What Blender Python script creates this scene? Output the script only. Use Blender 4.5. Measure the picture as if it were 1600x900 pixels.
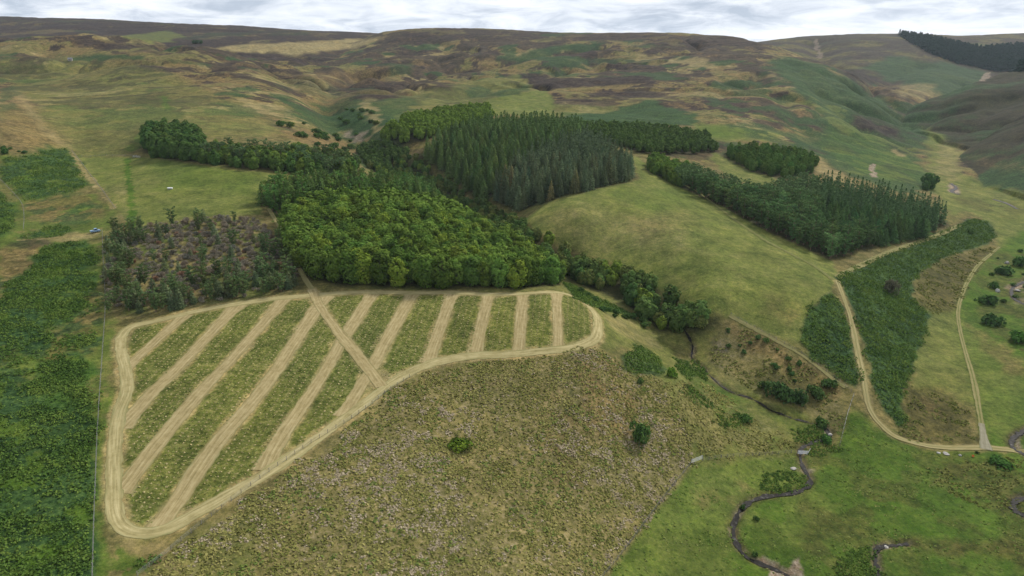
import bpy, math, random
import numpy as np

random.seed(7)
RNG = np.random.default_rng(11)
R = math.radians
for o in list(bpy.data.objects):
    bpy.data.objects.remove(o)
SC = bpy.context.scene
COL = SC.collection

# ------------------------------------------------------------------ camera, sky, sun, exposure
CAM_Z = 100.0
PITCH = R(18.6)
FOC = 1067.0                      # focal length in photo pixels (1600 wide)
cam_d = bpy.data.cameras.new('camera')
cam = bpy.data.objects.new('camera', cam_d)
COL.objects.link(cam)
cam.location = (0, 0, CAM_Z)
cam.rotation_euler = (R(90) - PITCH, 0, 0)
cam_d.sensor_width = 36.0
cam_d.lens = 36.0 * FOC / 1600.0
cam_d.clip_start = 1.0
cam_d.clip_end = 20000.0
SC.camera = cam

SUN_EL, SUN_AZ = 40.0, 42.0      # azimuth from the view direction (+Y), negative = to the left
sun_d = bpy.data.lights.new('sun', 'SUN')
sun_d.energy = 3.9
sun_d.angle = R(9)
sun_d.color = (1.0, 0.95, 0.87)
sun = bpy.data.objects.new('sun', sun_d)
COL.objects.link(sun)
sun.rotation_mode = 'QUATERNION'
from mathutils import Vector
to_sun = Vector((math.sin(R(SUN_AZ)) * math.cos(R(SUN_EL)), math.cos(R(SUN_AZ)) * math.cos(R(SUN_EL)), math.sin(R(SUN_EL))))
sun.rotation_quaternion = to_sun.to_track_quat('Z', 'Y')
sun.location = (0, 0, 400)

SC.view_settings.view_transform = 'Standard'
SC.view_settings.look = 'None'
SC.view_settings.gamma = 1.0
SC.view_settings.use_curve_mapping = False
SC.view_settings.exposure = 0.14
SC.cycles.use_denoising = True
SC.cycles.max_bounces = 4
SC.cycles.diffuse_bounces = 2
SC.cycles.glossy_bounces = 2
SC.cycles.transparent_max_bounces = 4

world = bpy.data.worlds.new('World')
SC.world = world
world.use_nodes = True


class NT:
    """Small helper for building node trees."""
    def __init__(self, tree):
        self.t = tree
        tree.nodes.clear()

    def n(self, kind, **kw):
        nd = self.t.nodes.new(kind)
        for k, v in kw.items():
            setattr(nd, k, v)
        return nd

    def l(self, a, b):
        self.t.links.new(a, b)

    def val(self, sock, v):
        if hasattr(v, 'is_output') or isinstance(v, bpy.types.NodeSocket):
            self.l(v, sock)
        else:
            sock.default_value = v

    def math(self, op, a, b=None, clamp=False):
        m = self.n('ShaderNodeMath', operation=op, use_clamp=clamp)
        self.val(m.inputs[0], a)
        if b is not None:
            self.val(m.inputs[1], b)
        return m.outputs[0]

    def mix(self, f, a, b, blend='MIX'):
        m = self.n('ShaderNodeMix', data_type='RGBA', blend_type=blend)
        self.val(m.inputs[0], f)
        for s, v in ((m.inputs[6], a), (m.inputs[7], b)):
            if isinstance(v, tuple):
                v = (*v[:3], 1.0)
            self.val(s, v)
        return m.outputs[2]

    def noise(self, vec, scale, detail=6.0, rough=0.6, dist=0.0):
        m = self.n('ShaderNodeTexNoise')
        if vec is not None:
            self.l(vec, m.inputs['Vector'])
        m.inputs['Scale'].default_value = scale
        m.inputs['Detail'].default_value = detail
        m.inputs['Roughness'].default_value = rough
        m.inputs['Distortion'].default_value = dist
        return m.outputs[0]

    def ramp(self, fac, stops, interp='LINEAR'):
        m = self.n('ShaderNodeValToRGB')
        m.color_ramp.interpolation = interp
        el = m.color_ramp.elements
        while len(el) > 1:
            el.remove(el[-1])
        el[0].position, el[0].color = stops[0][0], (*stops[0][1], 1)
        for p, c in stops[1:]:
            e = el.new(p)
            e.color = (*c, 1)
        self.l(fac, m.inputs[0])
        return m.outputs[0]

    def remap(self, v, a, b, c=0.0, d=1.0, smooth=False):
        m = self.n('ShaderNodeMapRange', interpolation_type='SMOOTHSTEP' if smooth else 'LINEAR', clamp=True)
        self.val(m.inputs[0], v)
        for i, q in enumerate((a, b, c, d)):
            self.val(m.inputs[1 + i], q)
        return m.outputs[0]


def build_world():
    k = NT(world.node_tree)
    out = k.n('ShaderNodeOutputWorld')
    sky = k.n('ShaderNodeTexSky', sky_type='NISHITA', sun_disc=False)
    sky.sun_elevation = R(SUN_EL)
    sky.sun_rotation = R(SUN_AZ)
    sky.air_density = 1.0
    bg_sky = k.n('ShaderNodeBackground')
    k.l(sky.outputs[0], bg_sky.inputs[0])
    bg_sky.inputs[1].default_value = 0.1
    tc = k.n('ShaderNodeTexCoord')
    sep = k.n('ShaderNodeSeparateXYZ')
    k.l(tc.outputs['Generated'], sep.inputs[0])
    z = k.math('MAXIMUM', sep.outputs[2], 0.0)
    zz = k.math('ADD', z, 0.17)
    # the cloud layer is a flat sheet overhead: project the view direction on it
    comb = k.n('ShaderNodeCombineXYZ')
    k.l(k.math('DIVIDE', sep.outputs[0], zz), comb.inputs[0])
    k.l(k.math('DIVIDE', sep.outputs[1], zz), comb.inputs[1])
    v = comb.outputs[0]
    n1 = k.noise(v, 2.3, 9.0, 0.60, 0.5)
    n2 = k.noise(v, 0.7, 5.0, 0.55, 0.3)
    nn = k.math('ADD', k.math('MULTIPLY', n1, 0.6), k.math('MULTIPLY', n2, 0.4))
    tone = k.ramp(nn, [(0.40, (0.46, 0.53, 0.63)), (0.46, (0.62, 0.68, 0.77)), (0.515, (0.78, 0.83, 0.90)), (0.60, (0.94, 0.96, 0.99))])
    # bright cloud, a little brighter overhead
    lum = k.remap(z, 0.0, 0.4, 1.10, 0.88)
    bg_c = k.n('ShaderNodeBackground')
    k.l(tone, bg_c.inputs[0])
    k.l(lum, bg_c.inputs[1])
    cover = k.remap(k.noise(v, 0.3, 7.0, 0.6, 0.3), 0.36, 0.44, 0.55, 1.0, True)
    ms = k.n('ShaderNodeMixShader')
    k.l(cover, ms.inputs[0])
    k.l(bg_sky.outputs[0], ms.inputs[1])
    k.l(bg_c.outputs[0], ms.inputs[2])
    k.l(ms.outputs[0], out.inputs[0])


build_world()

# ------------------------------------------------------------------ noise
def _hash(ix, iy, seed):
    h = (ix.astype(np.int64) * 374761393 + iy.astype(np.int64) * 668265263 + seed * 982451653) & 0xFFFFFFFF
    h = ((h ^ (h >> 13)) * 1274126177) & 0xFFFFFFFF
    return ((h ^ (h >> 16)) & 0xFFFFFF) / float(0xFFFFFF)


def vnoise(x, y, seed=0):
    ix, iy = np.floor(x), np.floor(y)
    fx, fy = x - ix, y - iy
    fx, fy = fx * fx * (3 - 2 * fx), fy * fy * (3 - 2 * fy)
    a, b = _hash(ix, iy, seed), _hash(ix + 1, iy, seed)
    c, d = _hash(ix, iy + 1, seed), _hash(ix + 1, iy + 1, seed)
    return (a + (b - a) * fx) * (1 - fy) + (c + (d - c) * fx) * fy


def fbm(x, y, octaves=4, seed=0, gain=0.5):
    """about -1..1"""
    s, a, tot = 0.0, 1.0, 0.0
    for i in range(octaves):
        s = s + a * (vnoise(x, y, seed + i * 17) * 2 - 1)
        tot += a
        a *= gain
        x, y = x * 2.03 + 13.1, y * 2.03 + 7.7
    return s / tot * 1.6


def sstep(a, b, x):
    t = np.clip((x - a) / (b - a), 0, 1)
    return t * t * (3 - 2 * t)


# ------------------------------------------------------------------ terrain
CP, SP = math.cos(PITCH), math.sin(PITCH)


def ray(px, py):
    """photo pixel -> (lateral slope X/Y, drop per metre of Y)"""
    px, py = np.asarray(px, float), np.asarray(py, float)
    yu = (450 - py) / FOC
    dy = CP + yu * SP
    return (px - 800) / FOC / dy, (SP - yu * CP) / dy


NU, NV = 1150, 1150
U = np.linspace(-1.12, 1.12, NU)
LV = np.linspace(math.log(45.0), math.log(4300.0), NV)
YV = np.exp(LV)
UU, YY = np.meshgrid(U, YV)               # rows = distance, columns = bearing
XX = UU * YY
LL = np.log(YY)

# (photo x, photo y, height in metres): the lie of the land where it can be read off the photograph
CTRL_Z = [
    (0,900,2),(0,700,6),(0,500,14),(0,400,20),(0,300,30),(150,900,0),(150,700,4),(165,480,14),
    (200,830,0),(200,510,12),(350,480,13.5),(500,460,14),(700,455,13),(880,457,10),(937,520,5.5),(600,600,5),(420,740,1),(300,880,-2),(400,600,7),(750,520,9),
    (600,750,-3),(800,650,-2),(950,565,1),(1000,650,-9),(1075,720,-17),(900,850,-15),(700,890,-10),(500,890,-6),(1060,600,-7),
    (1200,850,-23),(1000,890,-20),(1400,880,-24.5),(1590,880,-24),(1400,720,-23.5),(1590,720,-24),(1540,600,-22.5),(1250,720,-23),(1300,690,-23),
    (1160,590,-17),(1085,545,-14),(1035,500,-9),(960,450,-3),(880,405,2),(770,340,9),(690,290,14),(615,250,22),(570,215,30),(530,180,40),(490,160,50),
    (650,450,13),(450,400,18),(430,330,24),(650,350,20),(550,300,26),(500,270,30),(800,440,11),
    (200,300,30),(130,245,36),(300,260,36),(400,300,29),(200,350,24),(330,400,19),
    (200,200,48),(200,150,62),(0,200,54),(450,215,40),(350,200,47),
    (830,345,16),(1000,300,22),(985,255,27),(1050,380,12),(1250,450,1.5),(1100,480,-1),(1250,530,-8),(1300,430,0),(900,345,17),(1150,400,8),
    (1310,440,-1),(1350,600,-15),(1200,560,-12),(1300,600,-17),(1385,675,-22),
    (1420,420,-12),(1540,350,-17),(1430,650,-22.5),(1400,550,-17),(1480,450,-19),
    (1300,400,-2),(1470,350,-12),(1130,310,11),(1050,260,21),(1270,270,11),(1200,250,16),(1400,300,-1),(900,280,22),(800,250,25),(950,220,32),
    (700,200,36),(620,200,40),
    (1500,500,-22),(1550,420,-22),(1570,350,-20),(1490,290,-14),(1600,500,-22),
]
# (photo x, photo y, distance in metres)
CTRL_Y = [
    (100,120,1000),(0,120,1000),(0,68,1250),(150,60,1300),(330,70,1300),(440,97,1300),(300,120,900),(400,150,800),(450,180,700),(530,140,1000),(500,115,1250),
    (600,110,1300),(700,80,1700),(690,44,2100),(600,53,2050),(850,52,2100),(1050,53,2000),(1180,65,1800),
    (800,130,1150),(900,170,850),(800,170,830),(1000,100,1400),(1100,150,950),(1000,190,750),(1100,200,720),(1150,110,1250),(1220,150,950),(1300,190,850),(1350,225,800),
    (1236,80,1600),(1281,93,1450),(1330,119,1300),(1369,135,1250),(1425,190,1080),(1450,210,980),(1460,250,780),(1330,250,680),(640,150,950),(720,130,1150),(560,165,860),
]
# hidden ground, behind skylines and outside the frame: (X/Y, Y, z)
CTRL_H = [(-1.0,1800,105),(-0.6,1800,100),(-0.35,1800,92),(-1,3000,60),(-.5,3000,60),(-0.2,2900,120),(0,3000,140),(.25,2900,120),(.5,2600,40),(.9,2600,20),(.8,1500,10),
          (1.0,1000,0),(1.0,600,-10),(1.1,300,-22),(1.1,130,-24),(-1.1,130,4),(-1.1,300,25),(-1.1,600,55),(-1.1,1100,90),(.8,1000,0),(.75,700,-9),
          (-.8,60,2),(0,60,-14),(.8,60,-25),(0,100,-12),(.4,2200,30),(-.25,2000,110),(.6,1150,4),(.62,1500,8)]


def tps_fit(P, v, lam=1e-4):
    n = len(P)
    d = np.linalg.norm(P[:, None] - P[None], axis=2)
    K = np.where(d > 0, d * d * np.log(np.maximum(d, 1e-9)), 0) + lam * np.eye(n)
    A = np.zeros((n + 3, n + 3))
    A[:n, :n] = K
    A[:n, n], A[:n, n + 1:] = 1, P
    A[n, :n], A[n + 1:, :n] = 1, P.T
    return P, np.linalg.solve(A, np.concatenate([v, [0, 0, 0]]))


def tps_eval(fit, a, b):
    P, w = fit
    out = w[-3] + w[-2] * a + w[-1] * b
    for (pa, pb), wi in zip(P, w[:-3]):
        r2 = (a - pa) ** 2 + (b - pb) ** 2
        out = out + wi * 0.5 * r2 * np.log(np.maximum(r2, 1e-14))
    return out


pts, vals = [], []
for px, py, z in CTRL_Z:
    u, s = ray(px, py)
    Y = (CAM_Z - z) / s
    pts.append((u * 1.8, math.log(Y))); vals.append((z - 5) / Y)
for px, py, Y in CTRL_Y:
    u, s = ray(px, py)
    pts.append((u * 1.8, math.log(Y))); vals.append((CAM_Z - s * Y - 5) / Y)
for u, Y, z in CTRL_H:
    pts.append((u * 1.8, math.log(Y))); vals.append((z - 5) / Y)
fit = tps_fit(np.array(pts), np.array(vals))
cs = 4                                    # the spline is smooth: evaluate on a coarser grid, then interpolate
ui, vi = np.arange(0, NU + cs, cs).clip(max=NU - 1), np.arange(0, NV + cs, cs).clip(max=NV - 1)
ui, vi = np.unique(ui), np.unique(vi)
g = tps_eval(fit, *np.meshgrid(U[ui] * 1.8, LV[vi]))
g = np.stack([np.interp(np.arange(NU), ui, row) for row in g])
g = np.stack([np.interp(np.arange(NV), vi, col) for col in g.T]).T
H_main = 5 + YY * g


def ridge(sky, Ys, base, Yb, back=0.12, bulge=0.0):
    """A hill seen edge on: SKY and BASE are photo polylines with a distance for each point."""
    us, ss = ray([p[0] for p in sky], [p[1] for p in sky])
    Ysk = np.array(Ys, float); zs = CAM_Z - ss * Ysk
    ub, sb = ray([p[0] for p in base], [p[1] for p in base])
    Yba = np.array(Yb, float); zb = CAM_Z - sb * Yba
    def prof(uq, x, y):
        v = np.interp(uq, x, y)
        k = np.ones(25) / 25
        return np.convolve(np.pad(v, 12, mode='edge'), k, mode='valid')
    S_, Z_ = prof(U, us, Ysk)[None], prof(U, us, zs)[None]
    B_, W_ = prof(U, ub, Yba)[None], prof(U, ub, zb)[None]
    t = (YY - B_) / np.maximum(S_ - B_, 30.0)
    tc = np.clip(t, 0, 1)
    h = W_ + (Z_ - W_) * (tc + bulge * np.sin(math.pi * tc) - 0.06 * np.sin(2 * math.pi * tc))
    h = np.where(t < 0, W_ + t * 260 - 2, h)
    h = np.where(t > 1, Z_ - (YY - S_) * back, h)
    return h


H_far_l = ridge([(-400,24),(0,27),(150,31),(380,42),(500,49),(592,53),(660,62),(760,95)], [2900,2900,2900,2800,2750,2700,2700,2600],
                [(-400,80),(0,76),(330,84),(450,104),(560,112),(660,120),(760,130)], [1700,1700,1600,1350,1450,1700,1800], bulge=0.05)
H_far_r = ridge([(1000,110),(1120,75),(1185,66),(1240,59),(1330,54),(1420,53),(1500,57),(1600,53),(2000,50)], [3000]*9,
                [(1000,160),(1185,110),(1300,125),(1370,150),(1430,178),(1480,150),(1540,128),(1600,120),(2000,120)], [1900,1900,1700,1550,1350,1600,1850,1900,1900], bulge=0.10)
H_right = ridge([(1330,215),(1395,182),(1410,177),(1460,150),(1530,128),(1600,108),(1700,85),(2100,40)], [1100,1130,1150,1200,1260,1320,1350,1400],
                [(1330,232),(1395,205),(1440,200),(1500,225),(1600,245),(1700,250),(2100,250)], [990,1000,1000,880,780,760,740], bulge=0.04)
H_spur = ridge([(1440,290),(1485,254),(1497,241),(1540,214),(1600,176),(1700,120),(2100,20)], [770,800,830,880,950,1000,1050],
               [(1440,300),(1485,262),(1510,270),(1560,295),(1600,305),(1700,330),(2100,380)], [740,760,720,620,585,540,480], bulge=0.06)
stack = np.stack([H_main, H_far_l, H_far_r, H_right, H_spur])
LAYER = stack.argmax(0)
H = stack.max(0)
# rounded joints between the hills, then the roughness of the ground
amp_far = sstep(450, 1300, YY)
crest = 1 - .75 * sstep(1650, 1950, YY) * (LAYER <= 2)
H = H + fbm(XX / 210, YY / 210, 5, 3) * (0.35 + 7.0 * amp_far * crest) * sstep(80, 400, YY) * 0.8
rav = np.abs(fbm(XX / 260 + 4 + .35 * fbm(XX / 120, YY / 120, 2, 71), YY / 420, 4, 21))
H = H - (1 - np.minimum(rav * 1.6, 1)) ** 2 * 17.0 * sstep(620, 1200, YY) * crest + 3.0 * sstep(620, 1200, YY)
H = H + fbm(XX / 75, YY / 95, 4, 6) * 2.6 * amp_far * crest
H = H + fbm(XX / 28, YY / 28, 4, 5) * (0.22 + 0.8 * amp_far)
H = H + fbm(XX / 3.2, YY / 3.2, 3, 9) * 0.08 * (1 - sstep(180, 500, YY))


def gi(x, y):
    """world x, y -> fractional grid column, row"""
    y = np.maximum(np.asarray(y, float), 46.0)
    return (np.asarray(x, float) / y - U[0]) / (U[1] - U[0]), (np.log(y) - LV[0]) / (LV[1] - LV[0])


def hgt(x, y):
    c, r = gi(x, y)
    c, r = np.clip(c, 0, NU - 1.001), np.clip(r, 0, NV - 1.001)
    i, j = c.astype(int), r.astype(int)
    a, b = c - i, r - j
    return (H[j, i] * (1 - a) + H[j, i + 1] * a) * (1 - b) + (H[j + 1, i] * (1 - a) + H[j + 1, i + 1] * a) * b


def at(px, py):
    """photo pixel(s) -> the ground point seen there (x, y)"""
    u, s = ray(px, py)
    u, s = np.atleast_1d(u), np.atleast_1d(s)
    c = np.clip((u - U[0]) / (U[1] - U[0]), 0, NU - 1.001)
    i = c.astype(int); a = c - i
    hc = H[:, i] * (1 - a) + H[:, i + 1] * a
    d = hc - (CAM_Z - s[None] * YV[:, None])
    hit = d > 0
    j = hit.argmax(0)
    none = ~hit.any(0)
    j = np.where(none, np.where(none, (d / YV[:, None]).argmax(0), j), j)
    j = np.clip(j, 1, NV - 1)
    k = np.arange(len(j))
    d0, d1 = d[j - 1, k], d[j, k]
    t = np.where(none, 1.0, np.clip(-d0 / np.where(d1 - d0 == 0, 1, d1 - d0), 0, 1))
    Y = np.exp(LV[j - 1] + t * (LV[j] - LV[j - 1]))
    return np.stack([u * Y, Y], 1)


def densify(P, step=12.0, closed=True):
    P = [tuple(map(float, p)) for p in P]
    out = []
    n = len(P)
    for i in range(n if closed else n - 1):
        a, b = np.array(P[i]), np.array(P[(i + 1) % n])
        m = max(1, int(np.hypot(*(b - a)) / step))
        out += [tuple(a + (b - a) * t / m) for t in range(m)]
    if not closed:
        out.append(P[-1])
    return np.array(out)


def smooth_line(P, step=1.0):
    """Catmull-Rom through world points, resampled every STEP metres"""
    P = np.asarray(P, float)
    Q = np.vstack([2 * P[0] - P[1], P, 2 * P[-1] - P[-2]])
    out = []
    for i in range(1, len(Q) - 2):
        t = np.linspace(0, 1, 40, endpoint=False)[:, None]
        p0, p1, p2, p3 = Q[i - 1], Q[i], Q[i + 1], Q[i + 2]
        out.append(0.5 * (2 * p1 + (p2 - p0) * t + (2 * p0 - 5 * p1 + 4 * p2 - p3) * t ** 2 + (3 * p1 - p0 - 3 * p2 + p3) * t ** 3))
    L = np.vstack(out + [P[-1:]])
    d = np.concatenate([[0], np.cumsum(np.linalg.norm(np.diff(L, axis=0), axis=1))])
    n = max(2, int(d[-1] / step) + 1)
    q = np.linspace(0, d[-1], n)
    return np.stack([np.interp(q, d, L[:, 0]), np.interp(q, d, L[:, 1])], 1)


def inside(poly, x, y):
    r = np.zeros(x.shape, bool)
    n = len(poly)
    for i in range(n):
        x0, y0 = poly[i]
        x1, y1 = poly[(i + 1) % n]
        if y0 == y1:
            continue
        c = (y0 > y) != (y1 > y)
        r ^= c & (x < (x1 - x0) * (y - y0) / (y1 - y0) + x0)
    return r


def line_dist(L, x, y):
    """distance from points to a polyline (both in metres)"""
    best = np.full(x.shape, 1e9)
    for (x0, y0), (x1, y1) in zip(L[:-1], L[1:]):
        dx, dy = x1 - x0, y1 - y0
        t = np.clip(((x - x0) * dx + (y - y0) * dy) / max(dx * dx + dy * dy, 1e-9), 0, 1)
        best = np.minimum(best, (x - x0 - t * dx) ** 2 + (y - y0 - t * dy) ** 2)
    return np.sqrt(best)


# the gully that the burn has cut between the woods
_g = smooth_line(at(*np.array([(905,424),(868,402),(820,372),(770,342),(728,316),(690,292),(650,270),(620,255),(588,238),(560,217),(535,195),(515,172),(508,150),(525,128),(560,112)], float).T), 4.0)
_m = (XX > _g[:, 0].min() - 90) & (XX < _g[:, 0].max() + 90) & (YY > _g[:, 1].min() - 60) & (YY < _g[:, 1].max() + 60)
_d = line_dist(_g[::3], XX[_m], YY[_m])
_s = sstep(330, 460, YY[_m])
H[_m] -= (5 + 9 * _s) * np.exp(-(_d / (13 + 12 * _s)) ** 2) * sstep(_g[0, 1] - 20, _g[0, 1] + 40, YY[_m])

for P_, dep, wid in [([(515,172),(480,150),(455,125),(440,108)], 10, 26), ([(560,112),(620,118),(680,112),(740,104),(800,92),(860,80),(930,72)], 15, 34),
                     ([(1180,120),(1215,150),(1250,190),(1290,228)], 6, 22), ([(1290,112),(1320,150),(1370,190),(1410,215)], 6, 20), ([(1240,98),(1270,130),(1300,165),(1340,200)], 6, 20),
                     ([(700,150),(760,135),(820,128),(880,104)], 8, 24), ([(1283,94),(1278,78),(1272,64)], 22, 50), ([(1345,138),(1400,118),(1440,100)], 14, 40), ([(400,90),(330,110),(280,130)], 5, 24),
                     ([(1500,130),(1470,165),(1440,195)], 8, 22), ([(1580,150),(1530,185),(1490,215)], 8, 22), ([(1600,215),(1560,255),(1530,290)], 5, 16)]:
    _l = smooth_line(at(*np.array(P_, float).T), 6.0)
    _m = (XX > _l[:, 0].min() - 3 * wid) & (XX < _l[:, 0].max() + 3 * wid) & (YY > _l[:, 1].min() - 3 * wid) & (YY < _l[:, 1].max() + 3 * wid)
    _d = line_dist(_l[::2] if len(_l) > 30 else _l, XX[_m], YY[_m])
    H[_m] -= dep * np.exp(-np.abs(_d / wid) ** 1.5)

# streams: the burn comes down the gully, meanders over the valley floor; each runs in a cut channel
STREAMS = {
    'burn': [(1060,505),(1078,530),(1084,548),(1080,558),(1096,572),(1112,588),(1128,603),(1150,614),(1175,622),(1205,640),(1240,653),(1270,661),(1288,668)],
    'burn below the gate': [(1288,668),(1297,676),(1290,684),(1270,690),(1254,698),(1251,708),(1253,722),(1258,734),(1266,745),(1266,754),(1255,763),(1235,770),(1205,773),(1180,779),(1160,792),(1148,812),(1146,832),(1155,855),(1172,872),(1196,882),(1218,890),(1240,905),(1250,930)],
    'ditch': [(1420,848),(1395,850),(1374,853),(1368,866),(1371,885),(1376,915)],
    'river at the bend': [(1486,286),(1494,293),(1487,299),(1500,304)],
    'river up the valley': [(1552,311),(1572,317),(1590,326)],
    'river by the boulders': [(1608,436),(1582,450),(1586,466),(1600,474),(1620,482)],
    'river below the junction': [(1618,664),(1600,672),(1583,684),(1584,698),(1600,708),(1620,716)],
    'river at the lower edge': [(1620,770),(1600,776),(1583,785),(1587,797),(1604,806),(1630,815)],
}
STREAM_W = {k_: 1.7 for k_ in STREAMS}
STREAM_W['burn'] = 0.65
STREAM_W['burn below the gate'] = 1.35
STREAM_W['ditch'] = 1.2
STREAM_L = {}
stream_d = np.full(YY.shape, 99.0)
for nm, P in STREAMS.items():
    STREAM_L[nm] = smooth_line(at(*np.array(P, float).T), 1.5)
    L = STREAM_L[nm]
    m = (XX > L[:, 0].min() - 9) & (XX < L[:, 0].max() + 9) & (YY > L[:, 1].min() - 9) & (YY < L[:, 1].max() + 9)
    d = line_dist(L[::2] if len(L) > 60 else L, XX[m], YY[m])
    far = 1 + np.clip(YY[m] / 300 - 1, 0, 2)
    H[m] -= (0.5 if nm == 'burn' else 0.65) * (1 - sstep(STREAM_W[nm] * .45, STREAM_W[nm] * .5 + 1.1 * far, d))
    stream_d[m] = np.minimum(stream_d[m], d - STREAM_W[nm] * .5)

# ------------------------------------------------------------------ ground cover: which plants grow where
CH = {k: i for i, k in enumerate(['meadow', 'bracken', 'heather', 'straw', 'lush', 'soil', 'rough', 'pale', 'strip', 'bog', 'duff', 'rust'])}
W = np.zeros((12, NV, NU), np.float32)
WARP_U = fbm(UU * 46, LL * 46, 4, 31)
WARP_V = fbm(UU * 46 + 9, LL * 46, 4, 57)


def mask_poly(px_poly, rag=0.01, step=10.0):
    P = at(*densify(px_poly, step).T)
    q = np.stack([P[:, 0] / P[:, 1], np.log(P[:, 1])], 1)
    a0, a1 = q[:, 0].min() - 3 * rag, q[:, 0].max() + 3 * rag
    b0, b1 = q[:, 1].min() - 3 * rag, q[:, 1].max() + 3 * rag
    i0, i1 = np.searchsorted(U, a0), np.searchsorted(U, a1)
    j0, j1 = np.searchsorted(LV, b0), np.searchsorted(LV, b1)
    sl = (slice(j0, j1), slice(i0, i1))
    m = inside(q, UU[sl] + rag * WARP_U[sl], LL[sl] + rag * WARP_V[sl]).astype(np.float32)
    return sl, m


def blur(m, k):
    if k <= 1 or min(m.shape) < k + 2:
        return m
    for ax in (0, 1):
        c = np.cumsum(np.pad(m, [(k, k) if a == ax else (0, 0) for a in (0, 1)], mode='edge'), axis=ax)
        n = m.shape[ax]
        hi = np.take(c, np.arange(n) + k + k // 2, axis=ax)
        lo = np.take(c, np.arange(n) + k - (k - k // 2), axis=ax)
        m = (hi - lo) / k
    return m.astype(np.float32)


def lay(ch, sl, m):
    W[(slice(None),) + sl] *= (1 - m)[None]
    W[(CH[ch],) + sl] += m


def paint(ch, poly, a=1.0, rag=0.01, soft=3, patch=None):
    """patch = (size in metres, threshold, seed): only in patches"""
    sl, m = mask_poly(poly, rag)
    if m.size == 0:
        return
    m = blur(m, soft) * a
    if patch:
        s, th, sd = patch
        n = fbm(XX[sl] / s, YY[sl] / s, 5, sd, 0.55)
        m = m * sstep(th - 0.10, th + 0.10, n)
    lay(ch, sl, m.astype(np.float32))


def stripe(ch, pts, width, a=1.0, rough=0.5):
    L = smooth_line(at(*np.array(pts, float).T), 3.0)
    mg = width * 3
    r0 = np.searchsorted(YV, L[:, 1].min() - mg), np.searchsorted(YV, L[:, 1].max() + mg)
    u_ = L[:, 0] / L[:, 1]
    c0 = np.searchsorted(U, u_.min() - mg / L[:, 1].min()), np.searchsorted(U, u_.max() + mg / L[:, 1].min())
    sl = (slice(*r0), slice(*c0))
    d = line_dist(L, XX[sl], YY[sl]) + fbm(XX[sl] / width, YY[sl] / width, 3, 77) * width * rough
    lay(ch, sl, (a * (1 - sstep(width * .32, width * .68, d))).astype(np.float32))


ALL = (slice(None), slice(None))
far = sstep(380, 700, YY)
# the open moor: heather, bilberry and pale grass in patches, wetter green in the hollows
n1 = fbm(XX / 85, YY / 85, 7, 101, 0.66)
n2 = fbm(XX / 50 + 40, YY / 70, 7, 131, 0.64)
n3 = fbm(XX / 90, YY / 90, 7, 151, 0.66)
n4 = fbm(XX / 45 + 9, YY / 60, 6, 163, 0.66)
n5 = fbm(XX / 38 + 60, YY / 48 + 20, 6, 191, 0.68)
up = sstep(800, 1900, YY)
lay('meadow', ALL, (sstep(-.2, .7, n2) * (.55 - .25 * far)).astype(np.float32))
lay('rust', ALL, (far * sstep(.02, .16, n4) * .65).astype(np.float32))
lay('pale', ALL, (far * sstep(.34, .46, n3) * .8).astype(np.float32))
lay('heather', ALL, (far * sstep(.06, .18, n1 + .42 * up) * .85).astype(np.float32))
lay('rust', ALL, (far * sstep(.30, .40, n5) * .6).astype(np.float32))
lay('heather', ALL, (far * sstep(.38, .46, n5 * .7 + n2 * .5 + .1 * up) * .9).astype(np.float32))
lay('bracken', ALL, (far * sstep(.44, .54, fbm(XX / 100 + 70, YY / 100, 6, 171, .62)) * .8).astype(np.float32))
far_ridge = (LAYER == 1).astype(np.float32)
lay('heather', ALL, blur(far_ridge * (0.6 + .4 * sstep(-.3, .4, n1)).astype(np.float32), 3) * .9)
lay('bog', ALL, ((LAYER == 2) * (.45 + .3 * sstep(-.3, .4, n3))).astype(np.float32))
lay('heather', ALL, ((LAYER == 2) * sstep(-.35, .3, n1) * .7).astype(np.float32))
for lyr in (3, 4):
    lay('heather', ALL, ((LAYER == lyr) * (0.88 + .12 * sstep(-.4, .4, n2))).astype(np.float32))
    lay('duff', ALL, ((LAYER == lyr) * (.62 + .3 * sstep(-.1, .4, n4))).astype(np.float32))  # no duff here: dark tone painted over the heather for cloud shade
    lay('bracken', ALL, ((LAYER == lyr) * sstep(.15, .6, n3) * .6).astype(np.float32))

# left hillside: olive pasture above the wood
paint('meadow', [(0,92),(110,92),(250,108),(330,145),(420,190),(445,210),(330,205),(215,195),(205,243),(125,246),(100,215),(20,128),(0,120)], .38, .012, 9)
paint('heather', [(0,70),(120,64),(250,66),(330,78),(230,82),(100,86),(0,92)], .6, .02, 5, (60, .0, 5))
paint('bracken', [(110,90),(150,86),(225,88),(225,94),(150,95),(115,95)], .8, .01, 3)
paint('bracken', [(250,90),(330,100),(330,104),(255,95)], .6, .01, 3)
paint('bog', [(100,124),(150,128),(165,134),(135,134),(100,128)], .5, .01, 3)
paint('bracken', [(345,155),(380,165),(415,182),(400,184),(360,172),(342,162)], .55, .014, 3)
paint('bracken', [(400,170),(480,165),(540,180),(520,205),(470,215),(430,196)], .5, .02, 5, (40, -.1, 8))
paint('bracken', [(430,130),(520,120),(560,150),(500,165),(440,160)], .35, .02, 5, (40, .0, 9))
paint('heather', [(350,100),(440,100),(520,140),(480,150),(400,125)], .35, .02, 7, (60, -.2, 10))
paint('rust', [(0,130),(30,145),(60,190),(100,225),(60,232),(0,235)], .55, .012, 7)
paint('pale', [(20,130),(45,165),(75,200),(112,232),(104,236),(60,200),(20,150)], .5, .008, 5)
paint('bracken', [(0,140),(25,130),(35,145),(10,160),(0,160)], .6, .01, 3)
paint('bracken', [(0,165),(20,160),(28,170),(0,175)], .6, .01, 3)
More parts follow.
